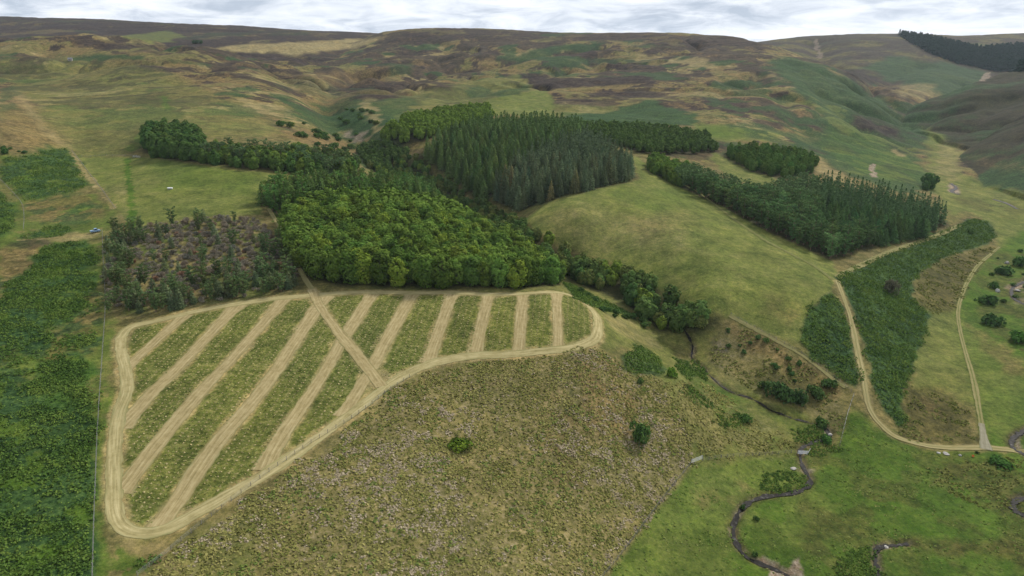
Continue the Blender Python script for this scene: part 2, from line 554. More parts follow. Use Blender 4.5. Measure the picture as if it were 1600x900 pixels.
paint('pale', [(330,76),(380,70),(470,66),(595,58),(570,72),(500,80),(470,86),(420,84),(370,80)], 1.0, .01, 5)  # sunlit patch on the far slope, its sunlight painted in as pale cover
paint('meadow', [(190,55),(270,48),(285,56),(260,66),(215,64)], .7, .012, 3)
paint('heather', [(300,60),(420,56),(520,60),(600,58),(560,66),(430,64)], .5, .02, 3, (90, .0, 14))
# gully flanks in the middle
paint('bracken', [(520,175),(600,170),(650,190),(640,235),(680,290),(640,300),(590,275),(550,250),(530,215)], .8, .02, 5, (30, -.45, 209))
paint('bracken', [(490,170),(560,150),(600,165),(640,175),(620,200),(590,215),(560,215),(530,195)], .75, .02, 5, (40, -.35, 15))
paint('meadow', [(640,145),(730,128),(820,112),(835,140),(770,155),(760,175),(700,172),(620,190),(590,170)], .5, .015, 5)
paint('pale', [(560,160),(580,150),(590,175),(600,200),(590,205),(575,180)], .7, .01, 3)
paint('bracken', [(585,158),(640,152),(650,172),(610,182),(590,170)], .65, .015, 3)
paint('heather', [(530,128),(600,122),(640,150),(590,158),(540,150)], .5, .02, 5)
paint('soil', [(548,205),(575,204),(585,214),(560,222),(546,216)], .8, .015, 3)
paint('rust', [(440,205),(500,205),(545,225),(560,245),(520,235),(470,222)], .7, .012, 3)
# the big hill
paint('bracken', [(770,92),(810,85),(870,72),(945,66),(935,78),(870,86),(800,98)], .85, .012, 3)
paint('bracken', [(590,100),(640,98),(650,112),(600,116)], .5, .015, 3)
paint('bracken', [(735,135),(770,140),(762,152),(735,152)], .7, .012, 3)
paint('bracken', [(775,142),(820,137),(832,142),(790,152),(768,150)], .7, .01, 3)
paint('bracken', [(838,112),(890,112),(900,120),(850,120)], .75, .012, 3)
paint('bracken', [(955,112),(1040,112),(1070,126),(1000,124)], .75, .012, 3)
paint('bracken', [(925,90),(1020,92),(1020,100),(930,97)], .6, .012, 3)
paint('bracken', [(1112,128),(1180,124),(1186,138),(1120,140)], .8, .012, 3)
paint('heather', [(815,110),(840,120),(905,122),(1010,118),(1020,130),(960,134),(832,140)], .95, .008, 3)
paint('heather', [(872,152),(935,144),(1000,142),(1010,152),(940,168),(880,172)], .75, .02, 3, (50, -.4, 17))
paint('heather', [(980,55),(1180,62),(1200,75),(1000,72)], .55, .02, 5, (120, -.3, 18))
paint('heather', [(640,46),(760,44),(960,54),(1000,64),(800,62),(640,60)], .55, .02, 5, (120, -.4, 19))
paint('pale', [(985,82),(1090,92),(1130,108),(1060,104),(985,94)], .8, .014, 3, (60, -.3, 20))
paint('pale', [(1165,112),(1200,118),(1235,128),(1190,124)], .8, .012, 3)
paint('rust', [(470,120),(560,105),(600,110),(620,128),(560,128),(500,130)], .5, .02, 5)
paint('meadow', [(757,156),(800,148),(850,140),(862,150),(868,186),(850,190),(800,178),(770,182)], .95, .005, 3)
paint('meadow', [(860,165),(960,165),(965,176),(890,180),(870,185)], .5, .01, 3)
paint('bracken', [(868,184),(950,176),(1012,155),(1036,165),(1098,182),(1085,196),(960,198),(880,196)], .95, .014, 3)
paint('meadow', [(1085,192),(1150,195),(1238,212),(1190,222),(1115,218),(1085,205)], .9, .012, 5)
paint('lush', [(1085,198),(1130,196),(1190,208),(1160,216),(1110,214)], .6, .012, 7)
paint('heather', [(1178,188),(1235,190),(1245,205),(1185,200)], .8, .016, 3, (30, -.5, 21))
paint('heather', [(1040,150),(1180,165),(1150,175),(1060,165)], .7, .02, 3, (40, -.2, 22))
paint('bracken', [(1180,165),(1270,170),(1290,190),(1230,188)], .65, .02, 3, (40, -.3, 23))
# the bracken slope above the main valley
paint('bracken', [(1185,96),(1240,90),(1292,106),(1340,130),(1382,158),(1430,195),(1460,217),(1445,235),(1440,262),(1455,288),(1470,300),(1420,305),(1380,292),(1330,275),(1285,250),(1272,222),(1295,190),(1262,160),(1215,125)], .9, .02, 5)
paint('heather', [(1330,170),(1440,215),(1430,290),(1300,240)], .5, .02, 5, (35, .25, 201))
paint('meadow', [(1250,150),(1330,170),(1440,230),(1440,290),(1330,270),(1285,240)], .55, .02, 5, (28, .2, 202))
paint('bracken', [(1100,150),(1240,120),(1300,190),(1290,260),(1200,225),(1120,190)], .7, .02, 5, (30, .05, 203))
paint('lush', [(1290,200),(1360,210),(1430,250),(1445,285),(1400,290),(1340,268),(1300,245)], .35, .02, 9)
paint('heather', [(1310,178),(1345,182),(1395,202),(1408,215),(1370,208),(1325,192)], .85, .014, 3)
paint('pale', [(1392,232),(1412,238),(1422,244),(1405,244)], .8, .01, 3)
paint('soil', [(1358,255),(1366,256),(1369,277),(1362,277)], .9, .004, 1)
paint('soil', [(1270,62),(1278,62),(1283,92),(1277,92)], .5, .006, 1)
paint('pale', [(1272,240),(1300,262),(1345,290),(1390,305),(1380,312),(1330,300),(1285,270),(1270,255)], .75, .008, 3)
paint('pale', [(1110,232),(1150,250),(1215,276),(1222,290),(1190,298),(1135,270),(1105,245)], .25, .006, 3)
# far right
paint('bracken', [(1345,104),(1400,88),(1480,98),(1535,115),(1520,138),(1480,150),(1440,142),(1390,125)], .85, .015, 5)
paint('heather', [(1310,110),(1345,108),(1375,128),(1340,132)], .85, .012, 3)
paint('pale', [(1395,132),(1440,130),(1470,146),(1440,158),(1400,150)], .55, .015, 5)
paint('bracken', [(1380,160),(1430,158),(1450,165),(1420,178)], .8, .015, 3)
paint('soil', [(1528,120),(1545,112),(1542,126),(1536,127)], .8, .006, 1)
paint('bracken', [(1420,182),(1480,162),(1530,145),(1515,165),(1460,188),(1425,198)], .7, .02, 5, (60, -.3, 25))
paint('bracken', [(1570,250),(1600,240),(1640,260),(1640,310),(1560,298),(1530,280)], .85, .015, 3)
paint('rust', [(1500,238),(1540,262),(1600,270),(1600,250),(1560,245)], .25, .015, 5)
# floor of the main valley
paint('meadow', [(1440,195),(1470,215),(1500,240),(1487,258),(1510,275),(1600,305),(1700,310),(1700,420),(1560,400),(1556,372),(1553,358),(1520,340),(1476,355),(1475,325),(1460,300),(1450,270),(1452,235)], .85, .01, 5)
paint('pale', [(1470,215),(1500,240),(1487,258),(1510,280),(1480,285),(1460,265)], .45, .015, 5)
paint('rust', [(1475,335),(1515,330),(1530,345),(1478,358)], .45, .01, 3)
paint('bog', [(1480,305),(1600,325),(1600,345),(1500,320)], .45, .02, 5, (12, -.3, 26))
paint('lush', [(1400,700),(1300,710),(1330,640),(1440,700),(1545,700),(1500,560),(1492,480),(1540,400),(1600,360),(1700,360),(1700,990),(900,990),(945,900),(1080,728),(1240,712)], .9, .008, 7)
paint('meadow', [(1300,710),(1240,712),(1080,728),(945,900),(900,1000),(1150,1000),(1145,830),(1180,780),(1265,750)], .6, .012, 9)
paint('meadow', [(1150,790),(1270,760),(1330,800),(1300,860),(1180,850)], .5, .03, 9, (14, -.1, 207))
paint('bog', [(1260,700),(1700,700),(1700,1000),(1250,1000)], .5, .02, 9, (16, .2, 208))
paint('meadow', [(1420,470),(1500,480),(1530,560),(1540,640),(1440,615),(1420,560)], .8, .02, 9)
paint('meadow', [(1520,520),(1600,570),(1600,680),(1550,690)], .6, .02, 9)
paint('rust', [(1100,760),(1200,745),(1190,770),(1100,800),(1060,830)], .35, .02, 7, (7, .1, 27))
paint('bog', [(1450,735),(1560,715),(1640,720),(1640,790),(1540,800),(1470,770)], .6, .02, 7, (9, -.1, 28))
paint('bog', [(1395,840),(1470,845),(1600,840),(1640,880),(1520,868),(1400,865)], .7, .015, 7, (10, -.4, 29))
paint('bog', [(1560,750),(1640,740),(1640,900),(1580,900)], .45, .02, 9)
paint('bog', [(1440,422),(1480,402),(1552,386),(1530,420),(1512,452),(1492,482),(1460,492),(1430,472)], .7, .012, 5)
paint('bog', [(1418,602),(1470,612),(1512,642),(1530,690),(1436,697),(1402,682),(1410,640)], .75, .014, 5)
paint('rust', [(1440,628),(1470,630),(1475,645),(1450,645)], .5, .02, 5)
paint('bog', [(1545,400),(1620,390),(1700,420),(1700,640),(1600,560),(1540,520),(1530,450)], .55, .02, 7, (10, -.2, 30))
paint('rust', [(1500,500),(1560,530),(1620,590),(1600,590),(1530,545)], .45, .012, 5)
paint('soil', [(1565,440),(1600,430),(1620,470),(1590,480)], .4, .012, 3, (5, .1, 32))
# right-hand meadow
paint('meadow', [(815,345),(850,322),(920,298),(1000,280),(985,240),(1012,258),(1062,288),(1130,322),(1200,362),(1300,408),(1312,432),(1298,456),(1262,485),(1250,532),(1200,528),(1140,498),(1060,468),(1000,440),(960,410),(890,390)], .92, .005, 3)
paint('pale', [(840,340),(900,320),(980,330),(1080,360),(1060,400),(960,395),(880,380)], .3, .02, 11)
paint('rust', [(970,335),(1060,325),(1100,350),(1040,372),(980,360)], .22, .02, 11)
paint('lush', [(950,300),(1050,290),(1100,320),(1000,330)], .3, .02, 11)
paint('rust', [(1180,470),(1240,465),(1250,500),(1200,515)], .3, .02, 9)
paint('meadow', [(1115,236),(1165,262),(1216,280),(1196,302),(1140,278),(1110,250)], .85, .006, 3)
# banks of the gully
paint('rough', [(1120,498),(1200,528),(1262,565),(1318,610),(1320,650),(1290,660),(1230,630),(1160,600),(1110,560)], .6, .012, 5)
paint('rust', [(1120,498),(1200,530),(1262,568),(1320,615),(1310,625),(1230,580),(1150,530)], .6, .01, 5)
paint('soil', [(1100,520),(1140,545),(1160,580),(1130,575),(1105,550)], .35, .02, 5, (6, -.2, 33))
paint('bog', [(1180,585),(1250,580),(1310,600),(1300,640),(1240,625),(1190,605)], .7, .02, 5)
paint('lush', [(1075,560),(1110,590),(1170,620),(1230,645),(1290,660),(1300,690),(1250,690),(1150,680),(1080,620)], .55, .015, 7)
paint('meadow', [(1060,600),(1150,640),(1240,690),(1240,710),(1090,722),(1075,680)], .45, .015, 9)
paint('rough', [(1035,600),(1110,610),(1240,670),(1245,705),(1090,722),(1075,680)], .55, .02, 9, (9, -.2, 211))
# the near slope of dead heather and grass
paint('rough', [(225,905),(300,845),(420,762),(520,688),(602,612),(680,578),(800,560),(935,543),(960,560),(1035,600),(1082,690),(1078,724),(1010,820),(940,910),(930,1000),(150,1000)], .95, .006, 5)
paint('rust', [(880,555),(980,560),(1010,620),(980,690),(900,680),(850,620)], .6, .03, 11, (9, -.3, 34))
paint('rust', [(830,690),(930,690),(920,760),(860,780)], .45, .03, 9, (8, -.1, 35))
paint('rust', [(600,565),(800,560),(780,600),(620,620)], .4, .02, 9, (10, .0, 36))
paint('meadow', [(225,905),(300,845),(380,790),(420,820),(380,930)], .5, .02, 9, (9, -.3, 37))
paint('meadow', [(935,480),(985,495),(1050,545),(1075,600),(1040,600),(985,545),(945,545)], .55, .012, 5)
paint('pale', [(940,490),(985,500),(1040,545),(1015,545),(960,515)], .45, .012, 5)
paint('bracken', [(975,560),(1000,540),(1030,560),(1040,585),(1010,590),(980,580)], .75, .012, 3)
paint('bracken', [(1050,560),(1075,565),(1090,590),(1070,590)], .7, .012, 3)
paint('bracken', [(880,440),(930,465),(985,492),(1015,510),(1000,500),(930,480),(890,462)], .9, .008, 3)
# left side
paint('lush', [(-60,300),(150,300),(172,340),(168,500),(160,905),(-60,905)], .75, .02, 5, (9, -.3, 204))
paint('lush', [(150,500),(185,500),(165,700),(165,850),(250,890),(200,905),(146,905)], .7, .01, 5, (5, -.1, 210))
paint('meadow', [(0,300),(120,300),(175,330),(170,500),(160,905),(0,905)], .35, .02, 11)
paint('rust', [(0,390),(55,380),(60,430),(20,460),(0,470)], .8, .015, 5)
paint('rust', [(35,315),(130,300),(160,325),(150,345),(60,348)], .55, .015, 5, (14, -.3, 38))
paint('pale', [(60,368),(155,362),(155,372),(110,376),(60,380)], .75, .01, 3)
paint('rust', [(90,480),(150,470),(160,520),(120,560),(60,560)], .4, .02, 7)
paint('meadow', [(150,500),(185,490),(168,640),(160,760),(150,900),(146,760)], .5, .01, 3)
BRACKEN_L = [
    [(0,250),(83,234),(106,231),(120,262),(138,291),(123,298),(85,307),(43,314),(25,300),(0,280)],
    [(-60,300),(0,300),(20,315),(26,335),(24,355),(0,372),(-60,375)],
    [(30,372),(70,355),(108,351),(108,367),(70,372),(35,375)],
    [(53,400),(70,383),(100,377),(137,375),(152,393),(147,413),(113,420),(150,427),(153,450),(127,470),(140,477),(110,497),(60,522),(0,545),(-60,550),(-60,480),(0,470),(10,445),(40,430),(60,410)],
    [(17,545),(50,528),(85,522),(70,545),(30,558)],
    [(95,540),(130,524),(160,520),(155,532),(110,547)],
    [(45,605),(60,575),(100,552),(137,560),(140,590),(130,620),(45,640)],
    [(-60,590),(0,585),(45,600),(100,600),(128,592),(147,640),(148,760),(142,930),(-60,930)],
]
for P in BRACKEN_L:
    paint('lush', P, .8, .016, 5)
    paint('bracken', P, .85, .016, 5, (7, -.25, 215))
paint('bracken', [(-60,430),(150,440),(160,520),(150,640),(-60,640)], .75, .01, 3, (6, .05, 205))
paint('bracken', [(35,315),(130,300),(165,330),(155,352),(60,350)], .7, .01, 3, (8, .05, 206))
paint('lush', [(50,585),(138,560),(145,640),(60,640)], .35, .02, 7)
paint('heather', [(5,385),(40,373),(80,374),(78,382),(45,390)], .6, .01, 3)
BRACKEN_R = [
    [(1306,433),(1360,405),(1420,385),(1515,342),(1540,345),(1553,358),(1556,372),(1530,385),(1480,400),(1445,420),(1425,440),(1428,470),(1452,490),(1440,540),(1420,590),(1405,630),(1418,672),(1400,668),(1383,645),(1366,610),(1347,530),(1332,480),(1316,450)],
    [(1262,485),(1280,470),(1297,457),(1312,470),(1325,500),(1335,540),(1345,603),(1335,606),(1300,580),(1270,560),(1250,530)],
]
for P in BRACKEN_R:
    paint('bracken', P, .97, .006, 3)
    paint('lush', P, .25, .01, 5, (9, .1, 41))
# left meadow above the wood
LEFT_MEADOW = [(122,246),(240,246),(330,262),(420,270),(545,282),(520,300),(430,292),(405,315),(412,335),(330,337),(250,347),(210,357),(175,320),(150,290)]
paint('meadow', LEFT_MEADOW, .9, .004, 3)
paint('lush', [(240,250),(420,272),(400,300),(250,295)], .4, .02, 11)
paint('pale', [(170,300),(195,290),(195,340),(180,335)], .3, .02, 7)
stripe('lush', [(199,248),(200,275),(203,300),(205,330),(207,352)], 3.4, .95)
stripe('lush', [(255,150),(262,170)], 6.0, .6)
stripe('lush', [(228,200),(205,238)], 8.0, .6)
stripe('pale', [(112,236),(138,275),(165,305),(178,325)], 3.0, .8)
stripe('lush', [(420,318),(432,335),(442,358),(455,382),(470,412)], 4.0, .8)
stripe('pale', [(30,375),(80,372),(154,364)], 1.6, .8)
# under the woods
FIELD = [(195,512),(240,500),(330,480),(420,466),(500,459),(580,455),(680,454),(760,457),(830,455),(880,455),(915,472),(938,492),(940,520),(932,536),(880,548),(800,556),(740,557),(690,563),(650,575),(610,598),(570,630),(520,668),(470,705),(420,740),(370,770),(320,800),(270,830),(235,842),(200,842),(172,828),(166,800),(168,740),(168,680),(176,640),(188,610),(184,580),(178,545),(182,525)]
paint('strip', FIELD, 1.0, .001, 3)
WOODS = {
    'broadleaf wood': [(455,402),(470,430),(520,446),(600,449),(700,451),(800,451),(872,447),(876,440),(840,418),(800,394),(760,374),(720,350),(690,334),(640,325),(560,320),(500,325),(450,343),(446,375)],
    'pine edge': [(408,318),(440,343),(500,322),(560,318),(640,322),(690,332),(680,308),(640,298),(560,298),(520,298),(430,298)],
    'round clump': [(222,238),(245,247),(310,254),(322,236),(305,216),(240,212)],
    'mixed row': [(316,256),(360,262),(420,267),(490,275),(545,280),(566,266),(525,252),(470,244),(400,242),(330,240)],
    'gully': [(556,232),(575,262),(610,285),(650,300),(665,300),(700,330),(765,368),(835,400),(885,435),(940,458),(985,480),(1025,515),(1060,518),(1120,512),(1126,498),(1085,482),(1040,466),(1003,440),(940,422),(880,396),(830,362),(770,330),(712,300),(672,268),(645,246),(600,224)],
    'larch': [(655,247),(685,262),(712,290),(760,318),(775,300),(800,270),(850,240),(925,218),(905,204),(845,198),(790,197),(745,204),(700,218)],
    'spruce': [(772,322),(812,330),(850,318),(900,302),(950,291),(992,280),(985,262),(950,240),(915,224),(850,245),(800,272),(778,300)],
    'upper wood': [(596,222),(625,228),(680,216),(740,199),(772,186),(764,172),(705,176),(640,190),(604,206)],
    'dense wood': [(905,214),(945,222),(1000,240),(1060,242),(1120,238),(1108,216),(1035,204),(960,200),(910,200)],
    'bright edge': [(1012,264),(1036,280),(1062,292),(1082,282),(1070,270),(1050,262),(1020,252)],
    'pine wood': [(1046,284),(1080,303),(1132,325),(1180,352),(1240,382),(1300,407),(1332,398),(1400,378),(1440,372),(1475,353),(1474,340),(1430,325),(1370,310),(1300,297),(1250,292),(1215,302),(1182,314),(1160,308),(1128,296),(1095,282),(1070,276)],
    'plantation': [(1130,246),(1165,266),(1215,279),(1272,272),(1276,255),(1240,240),(1190,235),(1140,236)],
    'scrub': [(163,487),(250,489),(330,474),(400,464),(470,450),(460,412),(430,372),(405,345),(340,338),(250,350),(180,366),(163,400)],
}
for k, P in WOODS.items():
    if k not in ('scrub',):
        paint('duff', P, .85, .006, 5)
paint('rough', WOODS['scrub'], .7, .006, 5)
paint('duff', WOODS['scrub'], .3, .006, 5, (6, -.3, 46))
paint('pale', WOODS['scrub'], .35, .006, 5, (5, .1, 44))
paint('lush', WOODS['scrub'], .5, .006, 5, (8, .1, 45))
STRIPS = [
    ([(286,495),(240,536),(192,579)], 4.4), ([(364,484),(280,573),(241,610),(193,664)], 4.6), ([(440,472),(367,556),(330,594),(252,686),(194,760)], 4.75),
    ([(495,482),(416,601),(332,702),(252,818)], 4.9), ([(579,463),(543,519),(497,598),(434,692),(412,735)], 4.6), ([(643,462),(586,566),(572,590)], 4.6),
    ([(706,461),(670,563)], 4.75), ([(764,461),(742,556)], 4.6), ([(817,460),(810,554)], 4.4), ([(869,459),(873,547)], 4.05),
]
PER = [(188,528),(205,511),(245,501),(330,482),(420,468),(500,461),(580,457),(680,457),(760,460),(830,458),(878,458),(908,470),(930,490),(934,518),(922,534),(880,545),(800,553),(740,556),(690,564),(650,577),(612,598),(574,628),(522,666),(472,702),(420,737),(366,768),(310,800),(262,826),(225,833),(195,826),(180,800),(178,740),(180,690),(186,648),(198,610),(196,580),(190,550)]
CROSS = [(487,452),(496,472),(512,496),(533,524),(556,552),(580,582),(596,604)]
FARM = [(1308,440),(1320,470),(1330,500),(1338,540),(1347,580),(1353,615),(1362,645),(1380,668),(1402,684),(1432,693),(1470,699),(1510,700),(1545,700),(1600,707),(1680,716)]
for P_, w_ in STRIPS:
    stripe('straw', P_, w_ * 1.12, .85, .16)
stripe('straw', CROSS, 4.9, .85, .16)
stripe('straw', PER + PER[:1], 5.0, .8, .16)
stripe('pale', FARM, 3.8, .6, .3)
for P_ in ([(574,582),(600,578),(615,592),(590,608),(568,612)], [(236,812),(262,800),(300,796),(270,818),(245,828)], [(176,760),(205,742),(200,765),(182,790)], [(398,738),(420,716),(440,708),(432,724),(410,742)], [(178,655),(204,645),(200,668),(182,690)]):
    paint('straw', P_, .7, .006, 3)
# wet and bare stream edges
m = (1 - sstep(0.0, 1.3, stream_d)) * .75
lay('soil', ALL, (m * sstep(-.3, .5, fbm(XX / 5, YY / 5, 3, 61))).astype(np.float32))
lay('bog', ALL, ((1 - sstep(.2, 2.6, stream_d)) * .55).astype(np.float32))
for P in ([(1196,868),(1218,884),(1190,884),(1168,872)], [(1250,868),(1256,905),(1200,905),(1205,884),(1235,890)], [(1286,670),(1300,674),(1298,684),(1288,680)], [(1235,731),(1258,735),(1275,735),(1262,740)], [(1376,853),(1392,853),(1386,858)],
          [(1484,288),(1498,290),(1500,302),(1484,300)], [(1565,450),(1600,440),(1600,452)], [(1600,778),(1582,790),(1590,776)], [(1586,684),(1600,700),(1590,702)]):
    paint('soil', P, .95, .004, 3)

# ------------------------------------------------------------------ materials
def new_mat(name):
    m = bpy.data.materials.new(name)
    m.use_nodes = True
    return m, NT(m.node_tree)


def finish(k, color, rough=0.95, normal=None, spec=0.08):
    out = k.n('ShaderNodeOutputMaterial')
    b = k.n('ShaderNodeBsdfPrincipled')
    k.val(b.inputs['Base Color'], (*color, 1) if isinstance(color, tuple) else color)
    k.val(b.inputs['Roughness'], rough)
    b.inputs['Specular IOR Level'].default_value = spec
    if normal is not None:
        k.l(normal, b.inputs['Normal'])
    k.l(b.outputs[0], out.inputs[0])
    return b


PAL = {   # two or three colours that each kind of cover is mottled with
    'dry': [(.30, (.068, .066, .024)), (.48, (.112, .102, .036)), (.70, (.178, .146, .062))],
    'meadow': [(.28, (.064, .092, .020)), (.48, (.100, .124, .028)), (.72, (.150, .158, .048))],
    'bracken': [(.32, (.012, .032, .012)), (.50, (.024, .056, .018)), (.70, (.046, .084, .026))],
    'heather': [(.32, (.013, .010, .010)), (.50, (.029, .021, .019)), (.70, (.058, .044, .032))],
    'straw': [(.30, (.20, .155, .066)), (.50, (.28, .22, .10)), (.70, (.35, .29, .14))],
    'lush': [(.26, (.032, .072, .008)), (.50, (.050, .100, .012)), (.76, (.080, .122, .018))],
    'soil': [(.30, (.12, .088, .058)), (.50, (.21, .165, .12)), (.72, (.33, .285, .235))],
    'rough': [(.26, (.088, .086, .028)), (.46, (.142, .128, .046)), (.60, (.190, .160, .074)), (.76, (.245, .205, .118))],
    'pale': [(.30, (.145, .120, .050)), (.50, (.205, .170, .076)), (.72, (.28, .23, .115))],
    'strip': [(.30, (.066, .084, .017)), (.50, (.098, .114, .026)), (.70, (.150, .150, .050))],
    'bog': [(.32, (.032, .034, .012)), (.50, (.060, .056, .018)), (.70, (.090, .084, .028))],
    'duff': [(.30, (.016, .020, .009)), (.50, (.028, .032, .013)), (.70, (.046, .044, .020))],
    'rust': [(.32, (.082, .060, .025)), (.50, (.135, .096, .040)), (.70, (.195, .142, .066))],
}
SIZE = {'dry': .16, 'meadow': .11, 'bracken': .55, 'heather': .14, 'straw': .5, 'lush': .12, 'soil': .5, 'rough': .62, 'pale': .12, 'strip': .55, 'bog': .3, 'duff': .5, 'rust': .3}


def ground_material():
    mt, k = new_mat('ground')
    geo = k.n('ShaderNodeNewGeometry')
    pos = geo.outputs['Position']
    chans = []
    for a in range(3):
        at_ = k.n('ShaderNodeAttribute', attribute_name='cover_%s' % 'abc'[a])
        sp = k.n('ShaderNodeSeparateColor')
        k.l(at_.outputs['Color'], sp.inputs[0])
        chans += [sp.outputs[0], sp.outputs[1], sp.outputs[2], at_.outputs['Alpha']]
    cache = {}
    fine_n = k.noise(pos, 1.7, 5.0, .75)

    def nz(s):
        if s not in cache:
            a_ = k.math('ADD', k.math('MULTIPLY', k.noise(pos, s, 9.0, 0.70), .62), k.math('MULTIPLY', fine_n, .38))
            cache[s] = k.math('ADD', k.math('MULTIPLY', k.math('SUBTRACT', a_, .5), 2.2), .5)
        return cache[s]

    col = k.ramp(nz(SIZE['dry']), PAL['dry'])
    fine = k.math('ADD', k.math('MULTIPLY', k.noise(pos, .055, 10.0, .74), .6), k.math('MULTIPLY', k.noise(pos, .45, 6.0, .72), .4))
    total = col
    for name, i in CH.items():
        # the edge between two covers is broken up by the plants themselves
        w = chans[i]
        edge = k.math('MULTIPLY', k.math('SUBTRACT', fine, 0.5), k.math('MULTIPLY', k.math('MULTIPLY', w, k.math('SUBTRACT', 1.0, w)), 9.0))
        f = k.math('ADD', w, edge, True)
        c = k.ramp(nz(SIZE[name]), PAL[name])
        total = k.mix(f, total, c)
    # broad tint drift over tens of metres
    drift = k.noise(pos, .022, 8.0, .68)
    total = k.mix(k.remap(drift, .38, .62, 0, .26), total, (1.22, 1.0, .80), 'MULTIPLY')
    lumps = k.noise(pos, .075, 8.0, .72)
    total = k.mix(1.0, total, k.ramp(lumps, [(.36, (.70, .74, .74)), (.5, (1.0, 1.0, 1.0)), (.64, (1.30, 1.26, 1.2))]), 'MULTIPLY')
    grain = k.noise(pos, .55, 7.0, .78)
    total = k.mix(1.0, total, k.ramp(grain, [(.36, (.66, .70, .70)), (.5, (1.0, 1.0, 1.0)), (.64, (1.34, 1.30, 1.26))]), 'MULTIPLY')
    bump = k.n('ShaderNodeBump')
    bump.inputs['Strength'].default_value = .75
    bump.inputs['Distance'].default_value = .5
    k.l(k.noise(pos, .8, 6.0, .7), bump.inputs['Height'])
    finish(k, total, .95, bump.outputs[0], .05)
    return mt


# the covers above are stacked one over another: turn the shares into a stack of masks for the material
rest = np.ones((NV, NU), np.float32)
W = np.clip(W, 0, 1)
tot = W.sum(0)
W /= np.maximum(tot, 1)[None]
stackW = np.zeros_like(W)
order = list(CH.values())
above = np.zeros((NV, NU), np.float32)
for i in reversed(order):              # last one lies on top
    free = np.maximum(1 - above, 1e-5)
    stackW[i] = np.clip(W[i] / free, 0, 1)
    above = above + W[i]
M_GROUND = ground_material()


def mesh_obj(name, verts, faces, mats, parent=None, smooth=False, fmat=None, link=True):
    me = bpy.data.meshes.new(name)
    verts = np.ascontiguousarray(verts, np.float32).reshape(-1, 3)
    me.vertices.add(len(verts))
    me.vertices.foreach_set('co', verts.ravel())
    if isinstance(faces, np.ndarray):
        n, kx = faces.shape
        flat = faces.ravel().astype(np.int32)
        starts = np.arange(0, n * kx, kx, dtype=np.int32)
    else:
        n = len(faces)
        flat = np.array([i for f in faces for i in f], np.int32)
        starts = np.concatenate([[0], np.cumsum([len(f) for f in faces])[:-1]]).astype(np.int32)
    me.loops.add(len(flat))
    me.loops.foreach_set('vertex_index', flat)
    me.polygons.add(n)
    me.polygons.foreach_set('loop_start', starts)
    if fmat is not None:
        me.polygons.foreach_set('material_index', np.asarray(fmat, np.int32))
    for m_ in (mats if isinstance(mats, (list, tuple)) else [mats]):
        me.materials.append(m_)
    me.update(calc_edges=True)
    me.polygons.foreach_set('use_smooth', np.full(n, smooth, bool))
    o = bpy.data.objects.new(name, me)
    if link:
        COL.objects.link(o)
    if parent:
        o.parent = parent
    return o


def tag(o, label=None, cat=None, group=None, kind=None):
    for k_, v_ in (('label', label), ('category', cat), ('group', group), ('kind', kind)):
        if v_:
            o[k_] = v_
    return o


def structure(o, label=None, cat=None):
    return tag(o, label, cat, None, 'structure')


# one sheet of land, cut into the valley ground and the hills behind it along their own outlines
idx = np.arange(NV * NU).reshape(NV, NU)
quads = np.stack([idx[:-1, :-1], idx[:-1, 1:], idx[1:, 1:], idx[1:, :-1]], -1).reshape(-1, 4)
lay_f = np.where((LAYER == 0) & (YY > 620) & ~((UU > .28) & (YY < 1000) & (H < 12)), 5, LAYER)[:-1, :-1].ravel()
V3 = np.stack([XX, YY, H], -1).reshape(-1, 3)
covs = stackW.reshape(12, -1)
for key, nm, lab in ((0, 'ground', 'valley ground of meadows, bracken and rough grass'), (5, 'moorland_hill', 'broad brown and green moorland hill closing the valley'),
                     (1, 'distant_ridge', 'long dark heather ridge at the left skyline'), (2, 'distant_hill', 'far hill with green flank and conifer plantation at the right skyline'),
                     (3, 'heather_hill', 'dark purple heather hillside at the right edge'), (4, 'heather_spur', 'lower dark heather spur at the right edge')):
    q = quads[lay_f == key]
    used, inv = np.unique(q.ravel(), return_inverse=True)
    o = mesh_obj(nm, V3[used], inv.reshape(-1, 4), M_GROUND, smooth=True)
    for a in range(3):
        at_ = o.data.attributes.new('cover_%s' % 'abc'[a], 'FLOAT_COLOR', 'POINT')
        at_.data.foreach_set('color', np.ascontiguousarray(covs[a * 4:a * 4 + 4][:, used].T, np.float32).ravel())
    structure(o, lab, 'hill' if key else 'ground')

# ------------------------------------------------------------------ plain materials
def plain(name, col, rough=.8, var=.25, scale=3.0, spec=.2, metal=0.0):
    mt, k = new_mat(name)
    geo = k.n('ShaderNodeNewGeometry')
    n = k.noise(geo.outputs['Position'], scale, 4.0, .6)
    c = k.ramp(n, [(.3, tuple(x * (1 - var) for x in col)), (.7, tuple(min(1, x * (1 + var)) for x in col))])
    b = finish(k, c, rough, None, spec)
    b.inputs['Metallic'].default_value = metal
    return mt


